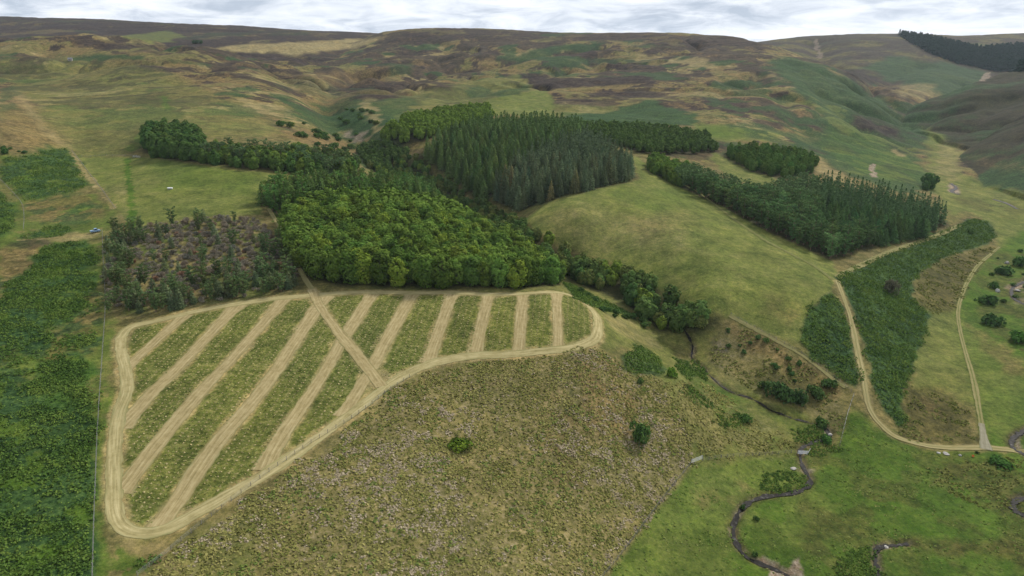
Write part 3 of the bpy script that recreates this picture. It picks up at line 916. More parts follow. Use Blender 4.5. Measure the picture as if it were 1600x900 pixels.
def leaf_mat(name, c0, c1, c2, scale=.35, trans=.16):
    """mottled foliage; obj.color tints the single tree"""
    mt, k = new_mat(name)
    geo = k.n('ShaderNodeNewGeometry')
    oi = k.n('ShaderNodeObjectInfo')
    n = k.noise(geo.outputs['Position'], scale, 3.0, .6)
    rn = k.math('ADD', k.math('MULTIPLY', n, .75), k.math('MULTIPLY', geo.outputs['Random Per Island'], .25))
    c = k.ramp(rn, [(.30, c0), (.5, c1), (.70, c2)])
    c = k.mix(1.0, c, oi.outputs['Color'], 'MULTIPLY')
    out = k.n('ShaderNodeOutputMaterial')
    df, tr, ms = k.n('ShaderNodeBsdfDiffuse'), k.n('ShaderNodeBsdfTranslucent'), k.n('ShaderNodeMixShader')
    k.l(c, df.inputs[0])
    k.l(c, tr.inputs[0])
    ms.inputs[0].default_value = trans
    k.l(df.outputs[0], ms.inputs[1])
    k.l(tr.outputs[0], ms.inputs[2])
    k.l(ms.outputs[0], out.inputs[0])
    return mt


M_BARK = plain('bark', (.11, .09, .07), .95, .35, 2.0)
M_PINEBARK = plain('pine_bark', (.17, .11, .075), .95, .35, 2.0)
M_LEAF = leaf_mat('broad_leaves', (0.074, 0.133, 0.022), (0.115, 0.187, 0.032), (0.165, 0.232, 0.047))
M_DARKLEAF = leaf_mat('dark_leaves', (0.051, 0.096, 0.025), (0.081, 0.136, 0.035), (0.124, 0.175, 0.051))
M_NEEDLE = leaf_mat('spruce_needles', (0.070, 0.108, 0.053), (0.102, 0.146, 0.070), (0.149, 0.193, 0.098))
M_LARCH = leaf_mat('soft_needles', (0.065, 0.117, 0.032), (0.095, 0.157, 0.045), (0.138, 0.194, 0.063))
M_PINE = leaf_mat('pine_needles', (0.065, 0.112, 0.042), (0.096, 0.155, 0.058), (0.140, 0.203, 0.084))
M_TWIG = leaf_mat('grey_twigs', (0.153, 0.134, 0.099), (0.241, 0.216, 0.164), (0.350, 0.312, 0.242), .8)
M_BRACKEN = leaf_mat('bracken_fronds', (0.040, 0.082, 0.017), (0.081, 0.141, 0.028), (0.147, 0.206, 0.040), .12)
M_WOOD = plain('fence_wood', (.22, .20, .17), .9, .3, 4.0)
M_WIRE = plain('fence_wire', (.20, .21, .21), .5, .1, 4.0, .5, .6)
M_STONE = plain('stone', (.33, .31, .28), .9, .3, 2.0)


def streak_mat(name, c0, c1, c2, green=None):
    """mown or driven ground: streaks that run along the strip, broken up by clumps"""
    mt, k = new_mat(name)
    uv = k.n('ShaderNodeUVMap')
    sp = k.n('ShaderNodeSeparateXYZ')
    k.l(uv.outputs[0], sp.inputs[0])
    cb = k.n('ShaderNodeCombineXYZ')
    k.l(k.math('MULTIPLY', sp.outputs[0], 1.1), cb.inputs[0])
    k.l(k.math('MULTIPLY', sp.outputs[1], .055), cb.inputs[1])
    s1 = k.noise(cb.outputs[0], 1.5, 5.0, .62)
    geo = k.n('ShaderNodeNewGeometry')
    s2 = k.noise(geo.outputs['Position'], .45, 8.0, .7)
    f = k.math('ADD', k.math('MULTIPLY', s1, .6), k.math('MULTIPLY', s2, .4))
    c = k.ramp(f, [(.34, c0), (.48, c1), (.64, c2)])
    if green:
        at_ = k.n('ShaderNodeAttribute', attribute_name='green')
        g = k.math('ADD', at_.outputs['Fac'], k.math('MULTIPLY', k.math('SUBTRACT', s2, .5), 1.6), True)
        c = k.mix(g, c, green)
    bump = k.n('ShaderNodeBump')
    bump.inputs['Strength'].default_value = .6
    bump.inputs['Distance'].default_value = .25
    k.l(f, bump.inputs['Height'])
    finish(k, c, .95, bump.outputs[0], .05)
    return mt


M_MOWN = streak_mat('mown_straw', (.170, .138, .056), (.270, .216, .102), (.38, .315, .165), (.098, .110, .030))
M_SWATH = streak_mat('mown_swath', (.170, .146, .060), (.285, .243, .112), (.42, .36, .19), (.11, .120, .036))
M_TRACK = streak_mat('grass_track', (.16, .14, .055), (.25, .21, .095), (.34, .29, .155), (.085, .105, .024))
M_GREENTRACK = streak_mat('green_track', (.060, .095, .018), (.090, .120, .028), (.18, .17, .075), (.07, .105, .02))
M_GRAVEL = streak_mat('gravel_track', (.15, .14, .085), (.20, .185, .125), (.27, .25, .18), (.11, .12, .04))


def water_material():
    mt, k = new_mat('stream_water')
    geo = k.n('ShaderNodeNewGeometry')
    n = k.noise(geo.outputs['Position'], .9, 6.0, .65)
    c = k.ramp(n, [(.40, (.010, .009, .007)), (.56, (.019, .017, .015)), (.70, (.10, .095, .085))])
    bump = k.n('ShaderNodeBump')
    bump.inputs['Strength'].default_value = .5
    bump.inputs['Distance'].default_value = .15
    k.l(k.noise(geo.outputs['Position'], 2.5, 4.0, .6), bump.inputs['Height'])
    finish(k, c, .55, bump.outputs[0], .04)
    return mt


M_WATER = water_material()


# ------------------------------------------------------------------ strips, tracks and water laid over the ground
def ribbon(name, L, width, lift, mat, label, cat, closed=False, jitter=.18, na=7, green=None, wvar=.14, flat=False, seed=0):
    L = np.asarray(L)
    T = np.gradient(L, axis=0)
    T /= np.maximum(np.linalg.norm(T, axis=1), 1e-6)[:, None]
    N = np.stack([-T[:, 1], T[:, 0]], 1)
    s = np.concatenate([[0], np.cumsum(np.linalg.norm(np.diff(L, axis=0), axis=1))])
    w = (width(s / s[-1]) if callable(width) else np.full(len(s), width)) * (1 + wvar * fbm(s / 24 + seed, s * 0 + seed, 2, 200))
    eL = fbm(s / 1.7, s * 0 + 3.1 + seed, 3, 201) * jitter
    eR = fbm(s / 1.7, s * 0 + 9.7 + seed, 3, 202) * jitter
    a = np.linspace(-.5, .5, na)
    off = a[None] * w[:, None] + np.where(a[None] < 0, eL[:, None], eR[:, None]) * (np.abs(a[None]) * 2) ** 4
    P = L[:, None] + N[:, None] * off[..., None]
    z = hgt(P[..., 0], P[..., 1]) + lift
    V = np.concatenate([P, z[..., None]], -1)
    n = len(L)
    idx = np.arange(n * na).reshape(n, na)
    if closed:
        idx = np.vstack([idx, idx[:1]])
    F = np.stack([idx[:-1, :-1], idx[1:, :-1], idx[1:, 1:], idx[:-1, 1:]], -1).reshape(-1, 4)
    v0 = V.reshape(-1, 3)[F[0]]
    if np.cross(v0[1] - v0[0], v0[2] - v0[0])[2] < 0:
        F = F[:, ::-1]
    o = mesh_obj(name, V, F, mat, smooth=True)
    uv = o.data.uv_layers.new(name='UVMap')
    uvs = np.stack([np.broadcast_to(off, (n, na)), np.broadcast_to(s[:, None], (n, na))], -1).reshape(-1, 2)
    uv.data.foreach_set('uv', np.ascontiguousarray(uvs[F.ravel()], np.float32).ravel())
    ga = o.data.attributes.new('green', 'FLOAT', 'POINT')
    gv = np.zeros((n, na)) if green is None else np.broadcast_to(green(a[None] * 2, s[:, None]), (n, na))
    ga.data.foreach_set('value', np.ascontiguousarray(gv, np.float32).ravel())
    return structure(o, label, cat)


def wline(px_pts, step=1.0):
    return smooth_line(at(*np.array(px_pts, float).T), step)


strip_lines = []
edge_green = lambda a, s: sstep(.62, 1.05, np.abs(a)) * .85 - .28 + .12 * fbm(s / 6, s * 0 + 4.0, 3, 88)
ORD = ['shortest, at the tree-side corner', 'second from the fence', 'third from the fence', 'fourth, ending at the bottom corner', 'fifth, crossed low by the slanting track', 'sixth, meeting the track at its foot',
       'seventh, just past the track', 'eighth, under the dark tree front', 'ninth, nearly straight', 'last, beside the gully end']
perL0 = smooth_line(at(*np.array(PER + PER[:1], float).T), .9)[:-1]


def reach(L, target):
    """carry both ends of a strip on until they run into the border"""
    for end in (0, 1):
        L = L[::-1]
        d = L[-1] - L[-8]; d /= np.linalg.norm(d)
        ext = L[-1] + d * np.arange(1, 26)[:, None] * .8
        k_ = line_dist(np.vstack([target, target[:1]]), ext[:, 0], ext[:, 1])
        stop = np.argmax(k_ < 1.2) if (k_ < 1.2).any() else 0
        now = line_dist(target, L[-1:, 0], L[-1:, 1])[0]
        if now > 1.2 and stop:
            L = np.vstack([L, ext[:stop + 1]])
    return L


for i, (P, w) in enumerate(STRIPS):
    L = reach(wline(P, .8), perL0)
    strip_lines.append(L)
    ribbon('mown_strip', L, lambda t, w=w, n_=len(L) * .8: w * (1 + .45 * np.exp(-(np.minimum(t, 1 - t) * n_ / 3.5) ** 2)), .05, M_MOWN, 'straw coloured mown strip in the green field, ' + ORD[i], 'mown strip', jitter=.28, green=edge_green, seed=i * 5)
perL = smooth_line(at(*np.array(PER + PER[:1], float).T), .9)[:-1]
per_green = lambda a, s: np.where(np.abs(np.abs(a) - .25) < .25, .0, .28) - .22 + .15 * fbm(s / 9, s * 0 + 2.0, 3, 89) + sstep(.8, 1.02, np.abs(a)) * .4
ribbon('mown_border', perL, 3.5, .07, M_SWATH, 'pale mown border running all round the striped field', 'mown strip', closed=True, jitter=.28, green=per_green)
crossL = wline(CROSS, .8)
ribbon('mown_track', crossL, 3.8, .09, M_MOWN, 'slanting straw track that crosses the striped field', 'track', jitter=.28, green=lambda a, s: sstep(.7, 1.05, np.abs(a)) * .8 - .25 + 0 * s)
rut = lambda a, s: .75 - 1.0 * np.exp(-((np.abs(a) - .5) / .25) ** 2)
ribbon('farm_track', wline(FARM, 1.0),
       lambda t: 2.4 + .8 * sstep(.55, .9, t), .16, M_TRACK, 'worn grass and gravel farm track curving down between the bracken slopes', 'track', green=lambda a, s: rut(a, s) * .8 - .1)
ribbon('side_track', wline([(1540,700),(1536,680),(1532,655),(1527,625),(1520,590),(1510,555),(1502,525),(1497,495),(1500,470),(1512,440),(1528,415),(1550,396),(1562,386)], 1.0),
       lambda t: 2.3 - .3 * sstep(0, .3, t) - .6 * sstep(.8, 1, t), .16, M_TRACK, 'green grassy valley track with two pale wheel ruts', 'track', green=lambda a, s: rut(a, s) * 1.0 + .2)
ribbon('gravel_spur', wline([(1541,703),(1537,683),(1533,662)], .8), lambda t: 3.8 - 1.6 * sstep(0, .6, t), .20, M_GRAVEL, 'short grey gravel fork where the valley track joins the farm track', 'track', green=lambda a, s: sstep(.7, 1., np.abs(a)) - .3 + 0 * s)
ribbon('meadow_track', wline([(1300,437),(1270,415),(1230,394),(1190,372),(1150,345),(1120,322),(1090,300),(1060,285)], 1.2), 2.6, .16, M_TRACK, 'pale track along the upper edge of the meadow beside the pine wood', 'track', green=lambda a, s: .75 + 0 * a * s)
ribbon('wood_track', wline([(1308,434),(1340,417),(1380,398),(1420,383),(1460,370),(1500,352)], 1.2), 3.2, .16, M_TRACK, 'grassy track between the pine wood and the bracken bank', 'track', green=lambda a, s: .45 + 0 * a * s)
ribbon('rough_track', wline([(1322,606),(1296,588),(1262,562),(1222,538),(1180,515),(1140,493)], 1.2), 1.6, .16, M_TRACK, 'thin worn path along the lower meadow edge above the gully', 'track', green=lambda a, s: .4 + 0 * a * s)
ribbon('wood_path', wline([(488,452),(474,432),(462,408),(448,376),(434,350),(420,326)], 1.2), 2.2, .16, M_TRACK, 'brown path between the scrub and the broadleaf wood', 'track', green=lambda a, s: .3 + 0 * a * s)
for (nm, lab) in (('burn', 'thin dark burn half hidden in the grass of the side valley'), ('burn below the gate', 'dark burn meandering through the green valley floor'), ('ditch', 'short dark ditch at the bottom edge'), ('river at the bend', 'pale stony bend of the river below the heather spur'),
                  ('river up the valley', 'faint stretch of the river in the grassy valley floor'), ('river by the boulders', 'stony river curve by the dark bushes at the valley side'),
                  ('river below the junction', 'blue river bend just beside the track junction'), ('river at the lower edge', 'blue river bend at the lower edge of the picture')):
    L = STREAM_L[nm]
    L = smooth_line(L[::3] if len(L) > 12 else L, .8)
    lim = sstep(300, 700, L[:, 1])
    o = ribbon('stream', L, lambda t, q=STREAM_W[nm], lm=lim: q * (1 + .35 * np.sin(t * 71) + .2 * np.sin(t * 163)) * (1 + .8 * lm), .22, M_WATER, lab, 'stream', jitter=.25, na=3, flat=False)

# ------------------------------------------------------------------ trees: one mesh of each variant, many placed objects
def rot_basis(n, rng):
    """two tangents for each normal"""
    a = rng.normal(size=n.shape)
    t = np.cross(n, a)
    t /= np.maximum(np.linalg.norm(t, axis=1), 1e-6)[:, None]
    return t, np.cross(n, t)


def leaf_quads(c, n, size, rng, aspect=1.0, bend=.0):
    n = n / np.maximum(np.linalg.norm(n, axis=1), 1e-6)[:, None]
    t, b = rot_basis(n, rng)
    s = (size * rng.uniform(.65, 1.3, len(c)))[:, None]
    j = lambda: 1 + rng.uniform(-.35, .35, (len(c), 1))
    v = np.stack([c - t * s * j() - b * s * aspect * j(), c + t * s * j() - b * s * aspect * j(), c + t * s * j() + b * s * aspect * j(), c - t * s * j() + b * s * aspect * j()], 1) * 1.0
    return v.reshape(-1, 3), np.arange(len(c) * 4).reshape(-1, 4)


def tube(path, radii, sides=6):
    path = np.asarray(path, float)
    V, F = [], []
    for i, (p, r) in enumerate(zip(path, radii)):
        d = path[min(i + 1, len(path) - 1)] - path[max(i - 1, 0)]
        d = d / max(np.linalg.norm(d), 1e-9)
        a = np.cross(d, [0.3, 1, 0.1] if abs(d[1]) < .9 else [1, 0, 0]); a /= np.linalg.norm(a)
        b = np.cross(d, a)
        for k in range(sides):
            an = 2 * math.pi * k / sides
            V.append(p + r * (math.cos(an) * a + math.sin(an) * b))
    for i in range(len(path) - 1):
        for k in range(sides):
            F.append((i * sides + k, i * sides + (k + 1) % sides, (i + 1) * sides + (k + 1) % sides, (i + 1) * sides + k))
    return np.array(V), np.array(F)


def join(parts):
    V, F, off = [], [], 0
    for v, f in parts:
        V.append(v); F.append(f + off); off += len(v)
    return np.vstack(V), np.vstack(F)


def broad(Ht, rad, n, rng, size=.62, low=.16, lobes=16, squash=1.0):
    """domed crown of leafy lobes; trunk with limbs"""
    cz, rz = Ht * (low + (1 - low) * .44), Ht * (1 - low) * .56
    C, Nn = [], []
    L = []
    for i in range(lobes):
        d = rng.normal(size=3); d[2] = d[2] * .9 + .25; d /= np.linalg.norm(d)
        q = rng.uniform(.66, .84)
        L.append((np.array([d[0] * rad * q, d[1] * rad * q, cz + d[2] * rz * q * squash]), rad * rng.uniform(.20, .33)))
    L.append((np.array([0, 0, cz]), rad * .80))
    L.append((np.array([0, 0, cz - rz * .42]), rad * .74))
    area = np.array([r * r for _, r in L]); cnt = np.maximum((n * area / area.sum()).astype(int), 8)
    for (c, r), m_ in zip(L, cnt):
        d = rng.normal(size=(m_, 3)); d /= np.linalg.norm(d, axis=1)[:, None]
        p = c + d * r * rng.uniform(.80, 1.05, (m_, 1)) * [1, 1, 1.0]
        o = (p - [0, 0, cz - rz * .25]) / [rad, rad, rz]
        o /= np.maximum(np.linalg.norm(o, axis=1), 1e-3)[:, None]
        C.append(p)
        Nn.append(d * .55 + o * .8 + [0, 0, .15] + rng.normal(size=(m_, 3)) * .30)
    C, Nn = np.vstack(C), np.vstack(Nn)
    k = C[:, 2] > Ht * low * .75
    crown = leaf_quads(C[k], Nn[k], size * .5 * 1.25, rng)
    parts = [tube([(0, 0, -.6), (.05, 0, Ht * .25), (0, .08, Ht * .55), (0, 0, Ht * .8)], [Ht * .021, Ht * .016, Ht * .011, Ht * .004])]
    for i in range(5):
        an = rng.uniform(0, 6.28); z0 = Ht * rng.uniform(.2, .45)
        e = np.array([math.cos(an) * rad * .6, math.sin(an) * rad * .6, z0 + Ht * .25])
        parts.append(tube([(0, 0, z0), e * [.5, .5, 0] + [0, 0, z0 + Ht * .14], e], [Ht * .009, Ht * .006, Ht * .002], 5))
    return join(parts), crown


def spruce(Ht, rad, n, rng, size=.5, soft=0.0):
    """narrow cone of drooping branch whorls with a leader"""
    wh = int(11 + Ht * .35)
    C, Nn = [], []
    per = n / sum((1 - i / wh) + .12 for i in range(wh))
    for i in range(wh):
        f = i / wh
        z = Ht * (.08 + .90 * f)
        r = rad * ((1 - f) ** (.85 - .25 * soft) + .05) * rng.uniform(.86, 1.1)
        m_ = max(4, int(per * ((1 - f) + .12)))
        br = max(5, int(9 * (1 - f) + 4))
        an = (rng.integers(0, br, m_) + rng.normal(0, .13 + .3 * soft, m_)) * 2 * math.pi / br + i * 1.3
        q = rng.uniform(.15, 1, m_) ** .55
        rr = r * q * (1 + .18 * np.sin(an * br + i))
        C.append(np.stack([np.cos(an) * rr, np.sin(an) * rr, z + Ht * .035 - q * r * .34 + rng.normal(0, .12 + .2 * soft, m_)], 1))
        Nn.append(np.stack([np.cos(an) * .55, np.sin(an) * .55, np.full(m_, .85)], 1) + rng.normal(size=(m_, 3)) * .32)
    C.append(np.stack([np.zeros(6), np.zeros(6), np.linspace(Ht * .94, Ht * 1.01, 6)], 1)); Nn.append(rng.normal(size=(6, 3)) * [1, 1, .15])
    C, Nn = np.vstack(C), np.vstack(Nn)
    crown = leaf_quads(C, Nn, size * .62, rng, .7)
    return tube([(0, 0, -.6), (0, 0, Ht * .5), (0, 0, Ht * .97)], [Ht * .016, Ht * .010, .03]), crown


def pine(Ht, rad, n, rng, size=.5, low=.22):
    """open irregular crown of needle tufts on up-swept limbs, bare lower trunk"""
    C, Nn = [], []
    parts = []
    lean = rng.normal(0, .25, 2)
    parts.append(tube([(0, 0, -.6), (lean[0] * .4, lean[1] * .4, Ht * .4), (lean[0], lean[1], Ht * .75), (lean[0], lean[1], Ht * .96)], [Ht * .017, Ht * .013, Ht * .008, .03]))
    nb = 22
    for i in range(nb):
        f = (i + rng.uniform(0, .8)) / nb
        z = Ht * (low + (.95 - low) * f)
        r = rad * (math.sin(math.pi * min(1, .25 + .78 * (1 - f) ** .8)) * .85 + .18) * rng.uniform(.65, 1.15)
        an = i * 2.4 + rng.normal(0, .4)
        e = np.array([math.cos(an) * r + lean[0] * f, math.sin(an) * r + lean[1] * f, z + r * rng.uniform(.05, .4)])
        parts.append(tube([(lean[0] * f, lean[1] * f, z - .2), e], [Ht * .005, Ht * .002], 4))
        m_ = int(n / nb)
        d = rng.normal(size=(m_, 3)); d /= np.linalg.norm(d, axis=1)[:, None]
        t = rng.uniform(.25, 1.05, (m_, 1))
        C.append(np.array([lean[0] * f, lean[1] * f, z]) * (1 - t) + e * t + d * rad * .24 * rng.uniform(.4, 1.1, (m_, 1)) * [1, 1, .8])
        Nn.append(d + [0, 0, .5] + rng.normal(size=(m_, 3)) * .4)
    C, Nn = np.vstack(C), np.vstack(Nn)
    crown = leaf_quads(C, Nn, size * .5, rng, .8)
    return join(parts), crown


def bush(Ht, rad, n, rng, size=.34, twiggy=False):
    C, Nn = [], []
    for i in range(9):
        an, q = rng.uniform(0, 6.28), rng.uniform(0, .62)
        c = np.array([math.cos(an) * rad * q, math.sin(an) * rad * q, Ht * rng.uniform(.30, .62)])
        m_ = n // 9
        d = rng.normal(size=(m_, 3)); d /= np.linalg.norm(d, axis=1)[:, None]
        d[:, 2] = np.abs(d[:, 2]) * np.where(rng.random(m_) < .75, 1, -1)
        C.append(np.maximum(c + d * [rad * .44, rad * .44, Ht * .40] * rng.uniform(.7, 1.05, (m_, 1)), [-99, -99, -.1]))
        Nn.append((np.cross(d, rng.normal(size=(m_, 3))) if twiggy else d) + rng.normal(size=(m_, 3)) * .5)
    crown = leaf_quads(np.vstack(C), np.vstack(Nn), size * .5, rng, .25 if twiggy else .9)
    parts = []
    for i in range(5):
        an = rng.uniform(0, 6.28); r = rad * rng.uniform(.2, .6)
        parts.append(tube([(0, 0, -.3), (math.cos(an) * r * .5, math.sin(an) * r * .5, Ht * .3), (math.cos(an) * r, math.sin(an) * r, Ht * .65)], [.06, .04, .015], 4))
    return join(parts), crown


class Kind:
    """the variants of one kind of tree, each as trunk + crown meshes and as one joined mesh"""
    def __init__(self, name, fn, leaf, bark, variants=6):
        self.name, self.v = name, []
        for i in range(variants):
            tr, cr = fn(np.random.default_rng(300 + i * 7 + len(name)))
            mt = mesh_obj('trunk', tr[0], tr[1], bark, link=False, smooth=True).data
            mc = mesh_obj('crown', cr[0], cr[1], leaf, link=False).data
            V, F = join([tr, cr])
            mj = mesh_obj(name, V, F, [bark, leaf], link=False, fmat=[0] * len(tr[1]) + [1] * len(cr[1])).data
            self.v.append((mt, mc, mj))

    def place(self, x, y, scale, color, label, cat, group=None, parts=False, sxy=1.0, sink=.15):
        mt, mc, mj = random.choice(self.v)
        z = float(hgt(x, y)) - sink
        rz = random.uniform(0, 6.28)
        if parts:
            o = bpy.data.objects.new(self.name, None)
            o.empty_display_size = .5
            for nm, me in (('trunk', mt), ('crown', mc)):
                c = bpy.data.objects.new(nm, me)
                c.color = (*color, 1)
                c.parent = o
                COL.objects.link(c)
        else:
            o = bpy.data.objects.new(self.name, mj)
            o.color = (*color, 1)
        o.location = (x, y, z)
        o.rotation_euler = (0, 0, rz)
        o.scale = (scale * sxy, scale * sxy, scale)
        COL.objects.link(o)
        return tag(o, label, cat, group)


N1 = 2300
BROAD = Kind('broadleaf_tree', lambda r: broad(12.5, 4.5 * r.uniform(.88, 1.12), N1, r, size=.42, low=.02, lobes=30), M_LEAF, M_BARK, 7)
ROUND = Kind('round_tree', lambda r: broad(12, 4.6, N1, r, size=.52, low=.0, lobes=18), M_DARKLEAF, M_BARK, 5)
YOUNG = Kind('young_tree', lambda r: broad(11, 4.4, 1100, r, size=.55, low=.0, lobes=14), M_DARKLEAF, M_BARK, 4)
GULLY = Kind('gully_tree', lambda r: broad(8, 3.6, 1000, r, low=.0, lobes=14, size=.48), M_DARKLEAF, M_BARK, 6)
SPRUCE = Kind('spruce_tree', lambda r: spruce(17 * r.uniform(.85, 1.1), 3.5 * r.uniform(.85, 1.1), 1100, r, .46, .35), M_NEEDLE, M_BARK, 6)
LARCH = Kind('larch_tree', lambda r: spruce(15.5 * r.uniform(.85, 1.1), 3.8 * r.uniform(.85, 1.1), 1100, r, .5, 1.0), M_LARCH, M_BARK, 6)
PINE = Kind('pine_tree', lambda r: pine(13.5, 3.7 * r.uniform(.85, 1.15), 1000, r, low=.14), M_PINE, M_PINEBARK, 7)
THIN = Kind('thin_conifer', lambda r: spruce(11, 3.0, 700, r, .46, 1.0), M_PINE, M_PINEBARK, 5)
EDGE = Kind('edge_conifer', lambda r: spruce(14.5 * r.uniform(.9, 1.1), 4.0, 1000, r, .5, 1.0), M_LARCH, M_BARK, 5)
SCRUB = Kind('dead_shrub', lambda r: bush(2.4, 2.2, 420, r, .55, True), M_TWIG, M_BARK, 5)
BUSH = Kind('gorse_bush', lambda r: bush(2.6, 2.4, 420, r, .42), M_DARKLEAF, M_BARK, 5)
GREENBUSH = Kind('green_bush', lambda r: bush(2.0, 2.4, 420, r, .42), M_BRACKEN, M_BARK, 3)


def scatter(poly, spacing, jit=.33, seed=1, angle=.4):
    """jittered planting grid inside a photo outline of the ground the trees stand on"""
    P = at(*densify(poly, 10).T)
    rng = np.random.default_rng(seed)
    c = P.mean(0); r = np.abs(P - c).max() * 1.5
    n = int(r / spacing) + 1
    i, j = np.meshgrid(np.arange(-n, n + 1), np.arange(-n, n + 1))
    g = np.stack([(i + .5 * (j % 2)).ravel(), (j * .866).ravel()], 1).astype(float) * spacing
    g += rng.normal(0, jit * spacing * .5, g.shape)
    ca, sa = math.cos(angle), math.sin(angle)
    g = g @ np.array([[ca, -sa], [sa, ca]]) + c
    return g[inside(P, g[:, 0], g[:, 1])], P


def merged(name, pts, fn_list, mat, scales, label, cat, rng, bark=None):
    """many far plants that read as one mass: one object"""
    VV, FF, off = [], [], 0
    for (x, y), s in zip(pts, scales):
        v, f = fn_list[rng.integers(len(fn_list))]
        a = rng.uniform(0, 6.28)
        m_ = np.array([[math.cos(a), -math.sin(a), 0], [math.sin(a), math.cos(a), 0], [0, 0, 1]])
        VV.append(v @ m_.T * s + [x, y, float(hgt(x, y)) - .1]); FF.append(f + off); off += len(v)
    o = mesh_obj(name, np.vstack(VV), np.vstack(FF), mat)
    return tag(o, label, cat, None, 'stuff')


def edge_dist(P, q):
    return line_dist(np.vstack([P, P[:1]]), q[:, 0], q[:, 1])


def tone(base, var, rng):
    b = rng.normal(1, var)
    h = rng.normal(0, .07)
    return (max(.45, base[0] * (b + h)), max(.45, base[1] * b), max(.4, base[2] * (b - h * .5)))


def side_of(P, q, i):
    """where in its wood a tree stands, in words"""
    e = D_EDGE[i]
    return e


def front_mask(q, front_px, d):
    L = wline(front_px, 2.0)
    return line_dist(L, q[:, 0], q[:, 1]) < d


rng = np.random.default_rng(5)
COUNT = {}
# the main broadleaf wood above the striped field
q, P = scatter(WOODS['broadleaf wood'], 6.3, seed=3, angle=.1)
fr = front_mask(q, [(470,430),(520,446),(600,449),(700,451),(800,451),(872,447)], 5.2)
lf = front_mask(q, [(446,376),(455,402),(470,430)], 6)
rt = front_mask(q, [(872,447),(840,418),(800,394),(760,374),(720,350),(690,334)], 7)
order_ = np.argsort(q[:, 1])
used = 0
far_pts = []
fx = sorted(q[fr][:, 0] / q[fr][:, 1])
for i in order_:
    x, y = q[i]
    s = rng.uniform(.88, 1.12)
    c = tone((1.0, 1.0, 1.0), .17, rng)
    k_ = rng.random()
    c = (1.36, 1.2, .95) if k_ < .08 else (.64, .72, .85) if k_ < .17 else c
    t_ = 'bright' if c[0] > 1.06 else 'dark' if c[0] < .92 else 'mid-green'
    if used >= 285:
        far_pts.append((x, y)); continue
    used += 1
    if fr[i]:
        lab = t_ + ' broadleaf tree in the front row of the wood above the striped field'
        if rng.random() < .3:
            c = tuple(v * .72 for v in c); lab = lab.replace(t_, 'very dark', 1)
        BROAD.place(x, y, s * 1.04, c, lab, 'tree', 'front row trees of the broadleaf wood', True)
    elif lf[i] or rt[i]:
        lab = t_ + (' broadleaf tree on the path side of the big wood' if lf[i] else ' broadleaf tree on the gully side of the big wood')
        BROAD.place(x, y, s, c, lab, 'tree', 'edge trees of the broadleaf wood')
    else:
        BROAD.place(x, y, s * rng.uniform(.9, 1.06), c, t_ + ' broadleaf tree crown inside the big wood above the striped field', 'tree', 'trees inside the broadleaf wood')
COUNT['broad'] = (len(q), used)
LOWB = [broad(12, 4.0, 420, np.random.default_rng(900 + i), size=.95)[1] for i in range(4)]
back = list(far_pts)
# broadleaf woods farther up: the clump, the mixed row, the upper wood, the dense wood, the bright edge
q, P = scatter(WOODS['round clump'], 6.2, seed=4)
for x, y in q:
    ROUND.place(x, y, rng.uniform(.95, 1.2), tone((.85, .95, .9), .1, rng), 'round dark broadleaf tree in the clump at the upper end of the hillside row', 'tree', 'trees of the round clump', sxy=1.0)
COUNT['clump'] = len(q)
q, P = scatter(WOODS['mixed row'], 6.4, seed=5)
for x, y in q:
    pxu = x / y * FOC * 1.0 + 800
    kind = rng.random()
    if kind < .3:
        PINE.place(x, y, rng.uniform(.75, .95), tone((.95, .95, .95), .1, rng), 'thin grey-green pine among broadleaf trees in the hillside row', 'tree', 'pines of the hillside row')
    else:
        ROUND.place(x, y, rng.uniform(.62, .95), tone((1, 1.05, .9) if kind < .8 else (1.35, 1.25, .9), .12, rng), 'green broadleaf tree in the row along the top of the small meadow', 'tree', 'broadleaf trees of the hillside row')
COUNT['row'] = len(q)
for key, sp, lab, sd in (('upper wood', 7.0, 'bright green wood on the far side of the gully', 6), ('dense wood', 7.0, 'dense dark green wood below the moor', 7)):
    q, P = scatter(WOODS[key], sp, seed=sd)
    COUNT[key] = len(q)
    o = merged('woodland', q, LOWB, M_LEAF if key == 'upper wood' else M_DARKLEAF, rng.uniform(.7, 1.0, len(q)) * (1 if key == 'upper wood' else .85), lab + ', many crowns as one mass', 'wood', rng)
    o.color = (1.1, 1.08, .95, 1) if key == 'upper wood' else (1.0, 1.0, .95, 1)
if back:
    o = merged('woodland', back, LOWB, M_LEAF, rng.uniform(.85, 1.1, len(back)), 'back of the big broadleaf wood, crowns closing into one mass', 'wood', rng)
q, P = scatter(WOODS['bright edge'], 6.0, seed=8)
for x, y in q:
    YOUNG.place(x, y, rng.uniform(.75, 1.0), tone((1.25, 1.25, .9), .12, rng), 'bright green tree at the meadow corner below the dense wood', 'tree', 'bright trees at the meadow corner')
COUNT['bright'] = len(q)
q, P = scatter(WOODS['plantation'], 9.2, seed=9, jit=.2)
for x, y in q:
    YOUNG.place(x, y, rng.uniform(.75, 1.0), tone((1.0, 1.1, .85), .15, rng), 'young round broadleaf tree in the small spaced plantation beside the pasture', 'tree', 'trees of the small plantation', sxy=.95)
COUNT['plantation'] = len(q)
